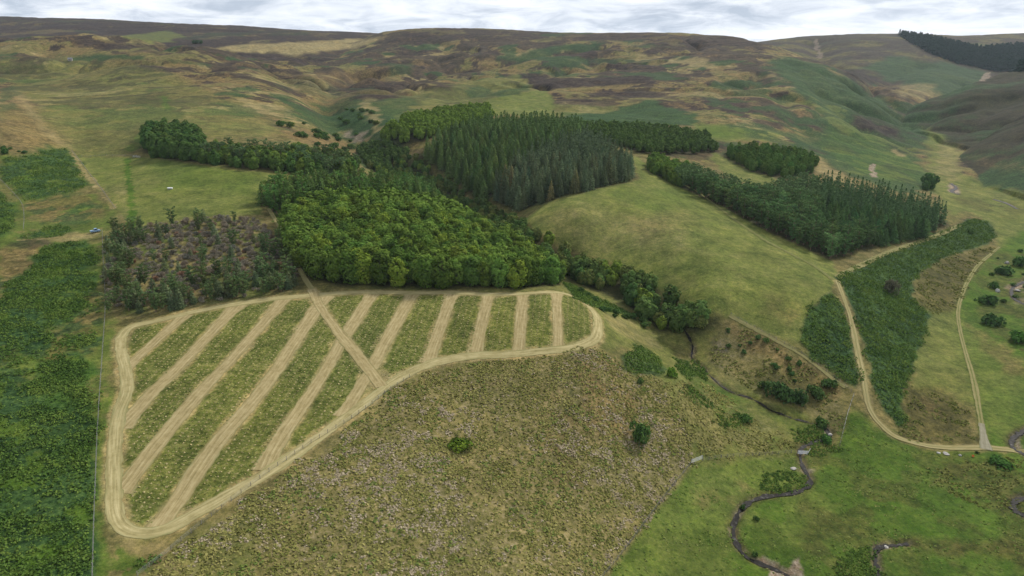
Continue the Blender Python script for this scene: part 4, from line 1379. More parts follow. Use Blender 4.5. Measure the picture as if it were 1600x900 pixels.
# trees and tall shrubs filling the gully
q, P = scatter(WOODS['gully'], 5.4, seed=10, jit=.6)
q = q[np.argsort(q[:, 1])]
far_pts = []
for i, (x, y) in enumerate(q):
    if i >= 290:
        far_pts.append((x, y)); continue
    kind = rng.random()
    c = tone((1, 1, 1), .14, rng)
    lab = 'dark leafy tree'
    if kind > .9:
        c = (1.7, 1.5, .9); lab = 'bright yellow-green leafy tree'
    elif kind > .75:
        c = (1.55, 1.15, 1.2); lab = 'olive-grey leafy tree'
    GULLY.place(x, y, rng.uniform(.6, 1.15) * (1.15 if y < 330 else 1.0 if y < 450 else .85), c, lab + (' at the lower open end of the gully' if y < 300 else ' crowded in the gully beside the big wood' if y < 400 else ' in the upper gully below the conifers'), 'tree', 'trees growing in the gully')
COUNT['gully'] = (len(q), min(290, len(q)))
if far_pts:
    merged('gully_woodland', far_pts, [broad(8, 3.6, 260, np.random.default_rng(940 + i), size=.95, low=.04)[1] for i in range(3)], M_DARKLEAF, rng.uniform(.6, 1.0, len(far_pts)), 'scrubby trees closing the upper gully as one dark mass', 'wood', rng)
# conifers
q, P = scatter(WOODS['spruce'], 6.0, seed=11)
q = q[np.argsort(q[:, 1])]
LOWS = [spruce(16, 2.9, 200, np.random.default_rng(960 + i), .85)[1] for i in range(4)]
nS = 215
fr = front_mask(q, [(772,322),(812,330),(850,318),(900,302),(950,291),(992,280)], 5)
for i, (x, y) in enumerate(q[:nS]):
    c = tone((1.05, 1.0, 1.02), .22, rng)
    lab = 'grey-green pointed spruce'
    if rng.random() < .04:
        c = (1.7, 1.1, .95); lab = 'brownish dying spruce'
    SPRUCE.place(x, y, rng.uniform(.68, 1.15), c, lab + (' in the front row of the conifer stand over the meadow' if fr[i] else ' inside the conifer stand behind the meadow'), 'tree', 'spruces of the conifer stand', bool(fr[i]))
COUNT['spruce'] = len(q)
if len(q) > nS:
    merged('conifer_woodland', q[nS:], LOWS, M_NEEDLE, rng.uniform(.85, 1.1, len(q) - nS), 'back of the grey-green spruce stand, tops closing into one mass', 'wood', rng)
q, P = scatter(WOODS['larch'], 6.4, seed=12)
q = q[np.argsort(q[:, 1])]
LOWL = [spruce(15, 3.6, 220, np.random.default_rng(970 + i), .95, 1.0)[1] for i in range(4)]
for i, (x, y) in enumerate(q[:285]):
    LARCH.place(x, y, rng.uniform(.72, 1.12), tone((1, 1, 1), .2, rng), 'soft green conifer in the stand between the gully and the grey spruces', 'tree', 'soft green conifers')
COUNT['larch'] = len(q)
if len(q) > 285:
    merged('conifer_woodland', q[285:], LOWL, M_LARCH, rng.uniform(.8, 1.1, len(q) - 285), 'back of the soft green conifer stand, tops closing into one mass', 'wood', rng)
# pines: the wood right of the meadow, the edge behind the broadleaf wood, and the scrub
q, P = scatter(WOODS['pine wood'], 6.0, seed=13)
dk = q[:, 0] / q[:, 1] > .455
fr = front_mask(q, [(1132,325),(1180,352),(1240,382),(1300,407),(1332,398),(1400,378)], 4.5)
npine = 0
nsp = 0
pf, sf = [], []
for i in np.argsort(q[:, 1]):
    x, y = q[i]
    if dk[i] and y > 395:
        nsp += 1
        if nsp > 85:
            sf.append((x, y)); continue
        SPRUCE.place(x, y, rng.uniform(.65, .98), tone((.70, .92, .6), .2, rng), 'dark green spruce at the valley end of the pine wood', 'tree', 'spruces of the valley-end wood', sxy=1.3)
        continue
    npine += 1
    if npine > 175:
        pf.append((x, y)); continue
    PINE.place(x, y, rng.uniform(.75, 1.15), tone((.86, .95, .82), .22, rng), 'dark green pine' + (' in the front row of the wood along the meadow track' if fr[i] else ' inside the wood above the meadow track'), 'tree', 'pines of the wood by the meadow track', bool(fr[i]))
COUNT['pine wood'] = (len(q), npine)
LOWP = [pine(13, 3.4, 240, np.random.default_rng(980 + i), .85)[1] for i in range(4)]
if sf:
    o = merged('conifer_woodland', sf, LOWS, M_NEEDLE, rng.uniform(.8, 1.0, len(sf)), 'back of the dark spruces at the valley end, tops as one mass', 'wood', rng)
    o.color = (.82, 1.0, .8, 1)
if pf:
    merged('pine_woodland', pf, LOWP, M_PINE, rng.uniform(.8, 1.05, len(pf)), 'back of the dark green pine wood, crowns closing into one mass', 'wood', rng)
q, P = scatter(WOODS['pine edge'], 5.8, seed=14)
pl = q[:, 0] / q[:, 1] < -.30
for i, (x, y) in enumerate(q):
    if rng.random() < (.6 if pl[i] else .25):
        PINE.place(x, y, rng.uniform(.85, 1.05), tone((.95, 1.15, .7), .1, rng), 'dark green pine at the upper edge of the broadleaf wood', 'tree', 'pines behind the broadleaf wood')
    else:
        EDGE.place(x, y, rng.uniform(.85, 1.05), tone((.92, .92, .85), .12, rng), 'soft green conifer at the upper edge of the broadleaf wood', 'tree', 'soft conifers behind the broadleaf wood')
COUNT['pine edge'] = len(q)
# scrub: dead grey bushes with scattered small pines, thicker along its front and its fence side
q, P = scatter(WOODS['scrub'], 3.1, seed=15, jit=.8)
front = line_dist(wline([(163,487),(250,489),(330,474),(400,464),(470,450)], 2), q[:, 0], q[:, 1])
leftd = line_dist(wline([(163,487),(163,400),(180,366)], 2), q[:, 0], q[:, 1])
rightd = line_dist(wline([(470,450),(460,412),(430,372)], 2), q[:, 0], q[:, 1])
npn = nsh = 0
small = []
for i in rng.permutation(len(q)):
    x, y = q[i]
    pr = max(.05, .62 * (1 - front[i] / 34), .5 * (1 - leftd[i] / 18), .3 * (1 - rightd[i] / 12))
    if rng.random() < pr * 1.0 and npn < 200:
        npn += 1
        if rng.random() < .55:
            PINE.place(x, y, rng.uniform(.38, .68), tone((.95, .92, .85), .14, rng), 'small grey-green pine' + (' along the front edge of the scrub' if front[i] < 12 else ' standing among dead grey scrub'), 'tree', 'pines of the scrub', bool(front[i] < 6), sxy=1.05)
        else:
            THIN.place(x, y, rng.uniform(.4, .7), tone((1.15, .95, 1.15), .14, rng), 'thin dull green conifer' + (' along the front edge of the scrub' if front[i] < 12 else ' standing among dead grey scrub'), 'tree', 'thin conifers of the scrub', sxy=1.1)
    elif rng.random() < .8 and nsh < 290:
        nsh += 1
        c = tone((1.0, .98, .96), .16, rng); lab = 'grey leafless shrub'
        if rng.random() < .05:
            c = (1.2, .82, .68); lab = 'reddish-brown dead shrub'
        SCRUB.place(x, y, rng.uniform(.55, 1.0), c, lab + (' at the front of the scrub' if front[i] < 15 else ' in the middle of the scrub' if front[i] < 60 else ' at the meadow end of the scrub'), 'shrub', 'dead shrubs of the scrub')
    else:
        small.append((x, y))
small += [tuple(p + rng.normal(0, 1.2, 2)) for p in np.array(small)]
merged('dead_scrub', small[:len(small) * 2 // 3], [bush(1.5, 1.7, 150, np.random.default_rng(880 + i), .5, True)[1] for i in range(4)], M_TWIG, rng.uniform(.6, 1.1, len(small) * 2 // 3), 'low grey dead scrub filling the gaps between shrubs and small pines', 'scrub', rng)
COUNT['scrub'] = (len(q), npn)
# far plantation on the skyline: one dark mass
q, P = scatter([(1405,55),(1425,58),(1470,66),(1530,80),(1600,72),(1640,70),(1640,112),(1560,112),(1530,106),(1490,98),(1450,82)], 10.5, seed=16, jit=.7)
LOWF = [spruce(17, 5.0, 60, np.random.default_rng(990 + i), 3.0)[1] for i in range(3)]
q = q[rng.permutation(len(q))[:4500]]
o = merged('conifer_plantation', q, LOWF, M_NEEDLE, rng.uniform(.9, 1.2, len(q)), 'dark conifer plantation on the far skyline hill', 'wood', rng)
o.color = (.17, .34, .34, 1)

# ------------------------------------------------------------------ ground plants too many to count
def field_pts(poly, density, seed, accept=None, ymax=9999, warp=2.2):
    P = at(*densify(poly, 12).T)
    r = np.random.default_rng(seed)
    lo, hi = P.min(0), P.max(0)
    hi[1] = min(hi[1], ymax)
    n = int((hi - lo).prod() * density)
    q = r.uniform(lo, hi, (n, 2))
    wq = q + np.stack([fbm(q[:, 0] / 7, q[:, 1] / 7, 3, 240), fbm(q[:, 0] / 7 + 50, q[:, 1] / 7, 3, 241)], 1) * warp
    q = q[inside(P, wq[:, 0], wq[:, 1])]
    if accept is not None and len(q):
        q = q[r.random(len(q)) < accept(q[:, 0], q[:, 1])]
    return q


def tufts(name, q, k, radius, height, size, mat, label, cat, seed, up=.5, aspect=1.0, swell=0.0, flat=1.3):
    r = np.random.default_rng(seed)
    n = len(q)
    s = r.uniform(.6, 1.35, n) * (1 + swell * fbm(q[:, 0] / 4.5, q[:, 1] / 4.5, 3, 400 + seed))
    an, rr = r.uniform(0, 6.28, (n, k)), radius * np.sqrt(r.random((n, k))) * s[:, None]
    x, y = q[:, :1] + np.cos(an) * rr, q[:, 1:] + np.sin(an) * rr
    z = hgt(q[:, 0], q[:, 1])[:, None] + height * s[:, None] * r.uniform(.15, 1, (n, k)) * (1 - .5 * (rr / radius / 1.35) ** 2)
    C = np.stack([x, y, z], -1).reshape(-1, 3)
    N = np.stack([np.cos(an), np.sin(an), np.full(an.shape, up)], -1).reshape(-1, 3) + r.normal(size=(n * k, 3)) * .35
    N[:, 2] += flat
    v, f = leaf_quads(C, N, size, r, aspect)
    return tag(mesh_obj(name, v, f, mat), label, cat, None, 'stuff')


M_DEADHEATH = leaf_mat('dead_heather', (0.221, 0.181, 0.111), (0.302, 0.249, 0.163), (0.406, 0.340, 0.235), .25, .05)
M_TUSSOCK = leaf_mat('tussock_grass', (0.115, 0.125, 0.031), (0.189, 0.181, 0.054), (0.282, 0.252, 0.091), .16, .05)
M_PALETUFT = leaf_mat('pale_tufts', (0.223, 0.201, 0.079), (0.323, 0.273, 0.122), (0.431, 0.359, 0.187), .5, .05)
M_MEADTUFT = leaf_mat('meadow_tufts', (0.062, 0.108, 0.019), (0.105, 0.151, 0.032), (0.182, 0.192, 0.061), .22, .05)
M_FIELDTUFT = leaf_mat('field_tufts', (.105, .135, .032), (.150, .178, .046), (.205, .215, .070), .4, .05)
M_GREENTUFT = leaf_mat('green_tufts', (0.081, 0.116, 0.026), (0.122, 0.160, 0.038), (0.174, 0.200, 0.055), .4, .05)

bp = np.vstack([field_pts(P, 1.7, 50 + i, lambda x, y: .14 + .86 * sstep(-.28, .22, fbm(x / 6, y / 6, 4, 211)) * np.where(y > 330, .4, 1)) for i, P in enumerate(BRACKEN_L)])
tufts('bracken', bp, 7, .70, .85, .16, M_BRACKEN, 'tall green bracken covering the hillside beside the long fence', 'bracken', 61, .5, 1.0, .55, .7)
bp = np.vstack([field_pts(P, 1.35, 70 + i, lambda x, y: .35 + .65 * sstep(-.5, .1, fbm(x / 9, y / 4, 3, 212)) * np.where(y > 330, .5, 1)) for i, P in enumerate(BRACKEN_R)])
o = tufts('bracken', bp, 7, .80, 1.0, .18, M_BRACKEN, 'tall green bracken on the bank beside the farm track', 'bracken', 62, .5, 1.0, .55, .7)
LEFT_ALL = [(-80,440),(150,440),(163,480),(158,560),(150,700),(145,930),(-80,930)]
bp = field_pts(LEFT_ALL, 1.0, 88, lambda x, y: sstep(-.05, .35, fbm(x / 7, y / 7, 4, 213)))
tufts('bracken', bp, 7, .6, .7, .17, M_BRACKEN, 'broken patches of bracken in the grass on the fence side', 'bracken', 73, .5, 1.0, .5)
BRACKEN_S = [[(1190,767),(1205,742),(1230,733),(1252,737),(1262,752),(1250,766),(1225,771),(1200,773)], [(1256,700),(1270,688),(1310,688),(1314,700),(1290,714),(1265,712)], [(1230,664),(1270,662),(1296,682),(1262,690),(1240,690)],
             [(1300,885),(1330,855),(1372,850),(1368,880),(1380,930),(1290,930)], [(880,440),(930,462),(985,490),(1015,510),(1005,502),(930,482),(892,464)], [(975,560),(1000,540),(1030,560),(1040,585),(1010,590),(980,580)],
             [(1050,560),(1075,565),(1092,590),(1070,592)], [(1078,560),(1100,575),(1112,600),(1090,590)], [(205,872),(245,862),(262,876),(225,886)], [(1060,610),(1085,605),(1130,640),(1095,640)], [(1110,655),(1150,645),(1170,655),(1130,668)]]
bp = np.vstack([field_pts(P, 1.9, 90 + i) for i, P in enumerate(BRACKEN_S)])
tufts('bracken', bp, 7, .6, .65, .16, M_BRACKEN, 'patches of green bracken along the burn and its banks', 'bracken', 63, .5, 1.0, .4, .7)

ROUGH = [(225,905),(300,845),(420,762),(520,688),(602,612),(680,578),(800,560),(935,543),(960,560),(1035,600),(1082,690),(1078,724),(1010,820),(945,900),(925,1000),(150,1000)]
zone = lambda x, y: sstep(-.25, .5, fbm(x / 22, y / 22, 3, 221)) * .85 + .06
spots = lambda x, y: 1.1 * zone(x, y) * sstep(-.05, .35, fbm(x / 2.6, y / 2.6, 3, 222))
q = field_pts(ROUGH, 3.6, 120, spots)
tufts('dead_heather', q, 4, .45, .20, .17, M_DEADHEATH, 'grey dead heather in pale patches over the rough foreground slope', 'heather', 64, .7)
q = field_pts(ROUGH, 2.6, 121, lambda x, y: .35 + .65 * sstep(-.3, .4, fbm(x / 5, y / 5, 3, 223)))
tufts('rough_grass', q, 4, .45, .20, .19, M_TUSSOCK, 'tan and olive tussock grass over the rough foreground slope', 'grass', 65, .4, 1.3)
q = field_pts([(1000,590),(1110,600),(1240,665),(1250,705),(1098,722),(1080,724)], 1.6, 123, lambda x, y: sstep(-.2, .5, fbm(x / 6, y / 6, 3, 225)) * .8)
tufts('bank_grass', q, 4, .45, .2, .2, M_TUSSOCK, 'olive tussocks on the slope running down to the burn', 'grass', 74, .4, 1.3)
q = field_pts(ROUGH, .5, 122, lambda x, y: sstep(.15, .5, fbm(x / 4.5, y / 4.5, 3, 224)))
tufts('bilberry', q, 6, .5, .35, .2, M_GREENTUFT, 'small green plants dotted over the rough foreground slope', 'plants', 66, .7)
# rows of tufts left standing in the green strips
FP = at(*densify(FIELD, 6).T)
d0 = strip_lines[4][-1] - strip_lines[4][0]; d0 /= np.linalg.norm(d0)
n0 = np.array([-d0[1], d0[0]])
i, j = np.meshgrid(np.arange(-110, 111), np.arange(-110, 111))
c0 = FP.mean(0)
r_ = np.random.default_rng(77)
q = c0 + i.ravel()[:, None] * 1.5 * d0 + j.ravel()[:, None] * 2.1 * n0
q = q + r_.normal(0, .09, q.shape)
q = q[inside(FP, q[:, 0], q[:, 1])]
keep = np.ones(len(q), bool)
for L, w in [(L, 5.4) for L in strip_lines] + [(crossL, 4.4), (np.vstack([perL, perL[:1]]), 4.6)]:
    keep &= line_dist(L[::4] if len(L) > 40 else L, q[:, 0], q[:, 1]) > w / 2 + .35
q = q[keep]
tufts('planted_tufts', q, 4, .34, .16, .15, M_PALETUFT, 'pale tufts in planted rows across the green strips of the field', 'tufts', 67, .9)
q2 = q + n0 * 1.05
tufts('field_grass', q2, 3, .45, .10, .18, M_FIELDTUFT, 'green grass between the planted rows of the striped field', 'grass', 68, .9)
# tussocks by the streams and on the valley floor
q = field_pts([(945,900),(1080,728),(1240,712),(1330,650),(1400,700),(1600,720),(1700,760),(1700,1000),(900,1000)], .9, 130, lambda x, y: .12 + .6 * sstep(-.1, .6, fbm(x / 8, y / 8, 3, 230)))
tufts('meadow_grass', q, 4, .55, .08, .2, M_MEADTUFT, 'darker grass tussocks over the green valley floor', 'grass', 69, .8)
q = np.vstack([field_pts(P, .8, 140 + i_, lambda x, y: sstep(-.2, .4, fbm(x / 5, y / 5, 3, 231))) for i_, P in enumerate([[(1445,420),(1480,402),(1552,386),(1530,420),(1512,452),(1492,482),(1460,492),(1430,472)],
     [(1418,602),(1470,612),(1512,642),(1530,690),(1436,697),(1402,682),(1410,640)], [(1120,498),(1200,528),(1262,565),(1318,610),(1320,650),(1290,660),(1230,630),(1160,600),(1110,560)], [(1450,735),(1560,715),(1640,720),(1640,790),(1540,800),(1470,770)]])])
o = tufts('rushes', q, 5, .5, .32, .22, M_TUSSOCK, 'brown-green rushes and rough grass beside the burn and tracks', 'rushes', 70, .4, 1.3)
o.color = (.72, .80, .72, 1)

# ------------------------------------------------------------------ single bushes and boulders
def spot(px, py):
    return at([px], [py])[0]


def size_px(px, py, w):
    x, y = spot(px, py)
    return w * (y * CP + (CAM_Z - float(hgt(x, y))) * SP) / FOC


for (px, py, w, hh, kd, col, lab) in [
    (998,688,36,40,BUSH,(.9,1.0,.95),'dark round gorse bush alone on the rough slope above the fence corner'),
    (718,697,42,12,GREENBUSH,(1.2,1.1,.7),'low yellow-green bush in the middle of the rough slope'),
    (1050,588,18,20,BUSH,(1.5,1.7,.8),'small bright green bush at the brow above the gully'),
    (1215,622,44,34,BUSH,(.7,.8,.9),'largest dark gorse bush on the bank above the burn'),
    (1248,628,36,30,BUSH,(.65,.75,.9),'dark gorse bush touching the largest one above the burn'),
    (1272,618,30,20,BUSH,(.8,.85,.9),'dark gorse bush nearest the meadow path above the burn'),
    (1192,606,18,14,BUSH,(.9,.9,.9),'small dark bush on the upper side of the gorse bank'),
    (1284,668,26,20,BUSH,(.75,.85,.8),'dark bush leaning over the burn at the pale gravel'),
    (1296,604,24,16,BUSH,(.8,.9,.9),'low dark bush just under the worn meadow path'),
    (1248,570,12,10,BUSH,(.9,1,1),'tiny dark bush on the bank below the meadow'),
    (1165,658,22,14,BUSH,(.9,1.1,.9),'low green bush beside the middle of the burn'),
    (1000,598,14,10,BUSH,(.9,.9,.9),'tiny dark bush left on the brow of the rough slope'),
    (1567,428,30,17,BUSH,(.75,.9,.95),'wide dark bush by the green valley track, uppermost of the riverside bushes'),
    (1552,450,16,14,BUSH,(.8,1.0,.9),'small dark bush just above the white boulder'),
    (1596,416,24,20,BUSH,(.8,1.0,.9),'dark bush cut by the picture edge above the boulders'),
    (1540,474,32,17,BUSH,(.75,.9,.9),'broad dark bush just beside the track below the white boulder'),
    (1550,506,34,20,BUSH,(.75,.9,1.0),'bluish dark bush above the diagonal bank by the river'),
    (1592,534,38,22,BUSH,(.8,1.1,.8),'large dark green bush at the picture edge below the river'),
    (1389,456,30,26,SCRUB,(.5,.55,.45),'greyish dead bush standing alone on the bracken bank'),
    (1497,212,0,0,None,None,''),
    (1290,690,20,14,BUSH,(.8,1.1,.9),'green bush on the far bank of the burn by the fence'),
    (1181,812,10,8,BUSH,(.8,.9,.9),'small dark bush on the inside of the burn meander'),
    (1160,795,12,10,BUSH,(.7,.8,.8),'small dark bush where the burn turns down the valley'),
    (1180,868,12,9,BUSH,(.8,.9,.9),'small dark bush beside the pale gravel bar'),
    (1515,364,12,8,BUSH,(.9,1,1),'small dark bush at the top of the bracken bank'),
    (8,240,14,12,BUSH,(.6,.8,.7),'dark bush above the square bracken patch on the hillside'),
    (1566,726,44,9,BUSH,(.55,.75,.6),'dark low thicket under the farm track near the river'),
]:
    if not kd:
        continue
    x, y = spot(px, py)
    wm, hm = size_px(px, py, w), size_px(px, py, hh)
    base_w = {BUSH: 4.6, GREENBUSH: 4.6, SCRUB: 4.2}[kd]
    base_h = {BUSH: 2.6, GREENBUSH: 2.0, SCRUB: 2.4}[kd]
    kd.place(x, y, hm / base_h, col, lab, 'bush', None, w > 25, sxy=(wm / base_w) / (hm / base_h), sink=hm * .2)
BIGBUSH = Kind('valley_tree', lambda r: broad(8, 3.4, 900, r, low=.0, lobes=14, size=.5), M_DARKLEAF, M_BARK, 2)
x, y = spot(1451, 294)
BIGBUSH.place(x, y, size_px(1451, 294, 30) / 8, (.75, .9, .95), 'tall dark tree standing alone where the green slope meets the river flat', 'tree', None, True)
x, y = spot(1446, 297)
BIGBUSH.place(x, y, size_px(1446, 297, 16) / 8, (.8, .95, .95), 'lower dark tree huddled against the lone valley tree', 'tree', None, True)
for (px, py, h_, lab) in [(303,68,6,'dark tree at the near end of the tiny moor-top clump'), (308,68,7,'tallest dark tree of the tiny moor-top clump'), (314,68,6,'dark tree at the far end of the tiny moor-top clump')]:
    x, y = spot(px, py)
    BIGBUSH.place(x, y, size_px(px, py, h_) / 8, (.5, .65, .6), lab, 'tree', sxy=1.3)
# bushes and small trees scattered along the upper gully and the hillsides
r_ = np.random.default_rng(31)
for lab, poly, n, s0, s1 in [
    ('small dark shrub on the slope of the upper gully', [(430,195),(470,190),(520,205),(565,235),(590,250),(600,270),(560,262),(520,240),(470,222)], 26, 1.0, 2.2),
    ('small dark shrub on the green flank beyond the upper gully', [(520,180),(560,165),(600,180),(590,215),(560,215)], 14, 1.0, 2.0),
    ('small dark shrub on the lower bank of the gully', [(905,455),(950,470),(1010,505),(1040,535),(1000,515),(940,490)], 14, .6, 1.1),
    ('small dark shrub dotted over the bank below the meadow', [(1120,505),(1200,535),(1262,575),(1300,610),(1240,600),(1150,560)], 16, .35, .7),
    ('small dark shrub beside the river stones', [(1540,400),(1600,390),(1640,420),(1640,560),(1580,520),(1545,450)], 14, .4, .9),
    ('small dark shrub on the moor beside the left-hand bracken', [(0,225),(40,235),(60,240),(0,248)], 5, .5, 1.0)]:
    q = field_pts(poly, .5, int(r_.integers(999)))
    for x, y in q[r_.permutation(len(q))[:n]]:
        BUSH.place(x, y, r_.uniform(s0, s1), tone((.85, .95, .95), .15, r_), lab, 'shrub', lab.replace('small dark shrub', 'shrubs'))


def boulder(px, py, w, h, col_mat, label):
    bm_r = np.random.default_rng(int(px))
    import bmesh
    bm = bmesh.new()
    bmesh.ops.create_icosphere(bm, subdivisions=3, radius=1.0)
    k_ = bm_r.normal(size=(5, 3))
    for v in bm.verts:
        c = np.array(v.co)
        f = 1 + .16 * sum(math.sin(2.2 * float(c @ q_) + i_) for i_, q_ in enumerate(k_)) / 2
        v.co = Vector(c * f)
    me = bpy.data.meshes.new('boulder')
    bm.to_mesh(me); bm.free()
    me.materials.append(col_mat)
    o = bpy.data.objects.new('boulder', me)
    x, y = spot(px, py)
    wm, hm = size_px(px, py, w) / 2, size_px(px, py, h) / 2
    o.scale = (wm, wm * .8, hm)
    o.location = (x, y, float(hgt(x, y)) + hm * .45)
    o.rotation_euler = (0, 0, bm_r.uniform(0, 6))
    COL.objects.link(o)
    return tag(o, label, 'boulder')


M_WHITESTONE = plain('white_stone', (.36, .35, .32), .8, .15, 2.0)
boulder(1558, 456, 7, 6, M_WHITESTONE, 'white boulder among dark bushes near the river')
boulder(1573, 412, 7, 6, M_STONE, 'grey boulder above the bushes near the river')
boulder(1500, 712, 5, 3.5, M_WHITESTONE, 'white stone in the grass just below the farm track')
boulder(1478, 709, 9, 2.5, M_STONE, 'long flat grey stone beside the farm track')
boulder(1467, 708, 6, 2, M_WHITESTONE, 'small pale flat stone at the end of the grey stone')
boulder(1385, 856, 8, 4, M_STONE, 'pale stone beside the dark ditch')
boulder(1297, 680, 7, 4, M_STONE, 'stone on the gravel where the burn leaves the bushes')
boulder(1240, 733, 9, 3, M_STONE, 'pale stone on the near bank of the burn below the water gate')
boulder(1590, 455, 8, 4, M_STONE, 'grey river stone at the picture edge')


# ------------------------------------------------------------------ fences, gates and the few made things
def box_mesh(bx):
    """list of (centre, half size) -> verts, faces"""
    V, F = [], []
    for (c, h) in bx:
        b = len(V)
        for sx in (-1, 1):
            for sy in (-1, 1):
                for sz in (-1, 1):
                    V.append((c[0] + sx * h[0], c[1] + sy * h[1], c[2] + sz * h[2]))
        F += [[b + i_ for i_ in f] for f in ((0, 1, 3, 2), (4, 6, 7, 5), (0, 4, 5, 1), (2, 3, 7, 6), (0, 2, 6, 4), (1, 5, 7, 3))]
    return np.array(V), np.array(F)


def child(name, geo_, mat, parent):
    o = mesh_obj(name, geo_[0], geo_[1], mat)
    o.parent = parent
    return o


def empty(name, loc, rz=0.0):
    o = bpy.data.objects.new(name, None)
    o.location = loc
    o.rotation_euler = (0, 0, rz)
    COL.objects.link(o)
    return o


post_v, post_f = tube([(0, 0, -.4), (0, 0, .6), (0, 0, 1.22), (0, 0, 1.25)], [.075, .072, .068, .02], 7)
POST = mesh_obj('post', post_v, post_f, M_WOOD, link=False).data


def fence(px_pts, label, spacing=2.6, group=None):
    L = wline(px_pts, .5)
    s = np.concatenate([[0], np.cumsum(np.linalg.norm(np.diff(L, axis=0), axis=1))])
    n = int(s[-1] / spacing)
    n = min(n, 99)
    t = np.linspace(0, s[-1], n + 1)
    P = np.stack([np.interp(t, s, L[:, 0]), np.interp(t, s, L[:, 1])], 1)
    root = empty('fence', (P[0, 0], P[0, 1], float(hgt(*P[0]))))
    tag(root, label, 'fence', group)
    o0 = np.array(root.location)
    tops = []
    for x, y in P:
        z = float(hgt(x, y))
        c = bpy.data.objects.new('post', POST)
        c.location = Vector((x, y, z)) - root.location
        c.rotation_euler = (random.gauss(0, .03), random.gauss(0, .03), random.uniform(0, 3))
        c.parent = root
        COL.objects.link(c)
        tops.append((x, y, z))
    W3 = np.array(tops) - o0
    parts = [tube(W3 + [0, 0, hz], [.011] * len(W3), 4) for hz in (.25, .5, .75, .98, 1.15)]
    child('wire', join(parts), M_WIRE, root)
    return root


fence([(144,925),(147,830),(150,745),(154,655),(159,575),(164,500),(165,470)], 'long straight post and wire fence between the tall bracken and the striped field')
fence([(165,465),(163,430),(161,395),(160,362)], 'short fence along the edge of the scrub up to the parked vehicle', 3.0)
fence([(180,326),(165,305),(142,275),(125,252),(112,236)], 'fence climbing between the square bracken patch and the green meadow', 4.0)
fence([(215,900),(252,872),(300,832),(350,792),(420,738),(490,690),(556,650),(606,612),(640,590)], 'post and wire fence along the lower edge of the striped field', 2.8)
fence([(930,915),(960,880),(1000,828),(1045,768),(1078,727)], 'post and wire fence between the rough slope and the green valley floor', 2.4)
fence([(1098,720),(1125,716),(1160,713),(1200,711),(1246,709)], 'low fence from the metal gate across to the burn', 2.4)
fence([(1312,697),(1318,672),(1325,645),(1334,618)], 'short pale fence climbing from the burn to the meadow path', 2.4)
fence([(1330,612),(1300,588),(1262,560),(1222,536),(1180,513),(1142,492)], 'fence along the lower edge of the big meadow above the gully', 3.4)
fence([(-12,270),(8,289),(24,306),(35,321),(38,340),(37,360)], 'bent pale fence between two bracken patches on the hillside', 4.0)
fence([(128,245),(160,244),(190,244),(214,244)], 'thin pale fence along the top of the small meadow', 5.0)


def bar_gate(x, y, rz, w, h, label, mat):
    root = empty('field_gate', (x, y, float(hgt(x, y)) + .05), rz)
    tag(root, label, 'gate')
    child('gate_post', tube([(-.12, 0, -.4), (-.12, 0, h + .25)], [.09, .085], 8), M_WOOD, root)
    child('gate_post', tube([(w + .12, 0, -.4), (w + .12, 0, h + .25)], [.09, .085], 8), M_WOOD, root)
    child('gate_frame', join([tube([(0, 0, .15), (0, 0, h)], [.04, .04], 6), tube([(w, 0, .15), (w, 0, h)], [.04, .04], 6), tube([(w / 2, 0, .15), (w / 2, 0, h)], [.03, .03], 6)]), mat, root)
    for i_ in range(6):
        z = .17 + (h - .2) * i_ / 5
        child('bar', tube([(.02, 0, z), (w - .02, 0, z)], [.032, .032], 6), mat, root)
    return root


M_GALV = plain('galvanised_steel', (.62, .64, .66), .45, .1, 3.0, .4, .25)
g0, g1 = spot(1080, 724), spot(1097, 720)
d_ = g1 - g0
bar_gate(g0[0], g0[1], math.atan2(d_[1], d_[0]), float(np.linalg.norm(d_)), 1.35, 'pale metal field gate at the fence corner above the burn', M_GALV)
g0, g1 = spot(208, 246), spot(219, 246)
d_ = g1 - g0
bar_gate(g0[0], g0[1], math.atan2(d_[1], d_[0]), float(np.linalg.norm(d_)), 1.3, 'small pale hurdle gate at the corner of the round tree clump', M_GALV)
# water gate over the burn
g0, g1 = spot(1246, 710), spot(1262, 710)
d_ = g1 - g0; w_ = float(np.linalg.norm(d_))
root = empty('water_gate', (g0[0], g0[1], float(hgt(*g0)) + .1), math.atan2(d_[1], d_[0]))
tag(root, 'white rails hung across the burn where the two fences meet it', 'water gate')
M_WHITERAIL = plain('white_rail', (.66, .68, .72), .6, .1, 3.0)
for z in (.25, .6, .95, 1.25):
    child('rail', box_mesh([((w_ / 2, 0, z), (w_ / 2, .03, .07))]), M_WHITERAIL, root)
for x_ in (0.05, w_ - .05):
    child('rail_post', tube([(x_, .08, -.6), (x_, .08, 1.5)], [.07, .065], 7), M_WOOD, root)
child('brace', tube([(w_, .1, .5), (w_ + 1.1, 1.2, 1.6)], [.07, .06], 6), M_WHITERAIL, root)

# parked vehicle beside the scrub
M_PAINT = plain('blue_paint', (.20, .33, .48), .35, .08, 2.0, .5)
M_GLASS = plain('dark_glass', (.02, .025, .03), .12, .1, 2.0, .5)
M_TYRE = plain('tyre_rubber', (.02, .02, .02), .9, .1, 3.0)
M_RIM = plain('wheel_rim', (.45, .45, .46), .4, .1, 3.0, .5, .5)
x, y = spot(149, 363)
car = empty('parked_vehicle', (x, y, float(hgt(x, y)) + .02), R(40))
tag(car, 'pale blue off-road vehicle with dark windows parked at the scrub corner', 'vehicle')


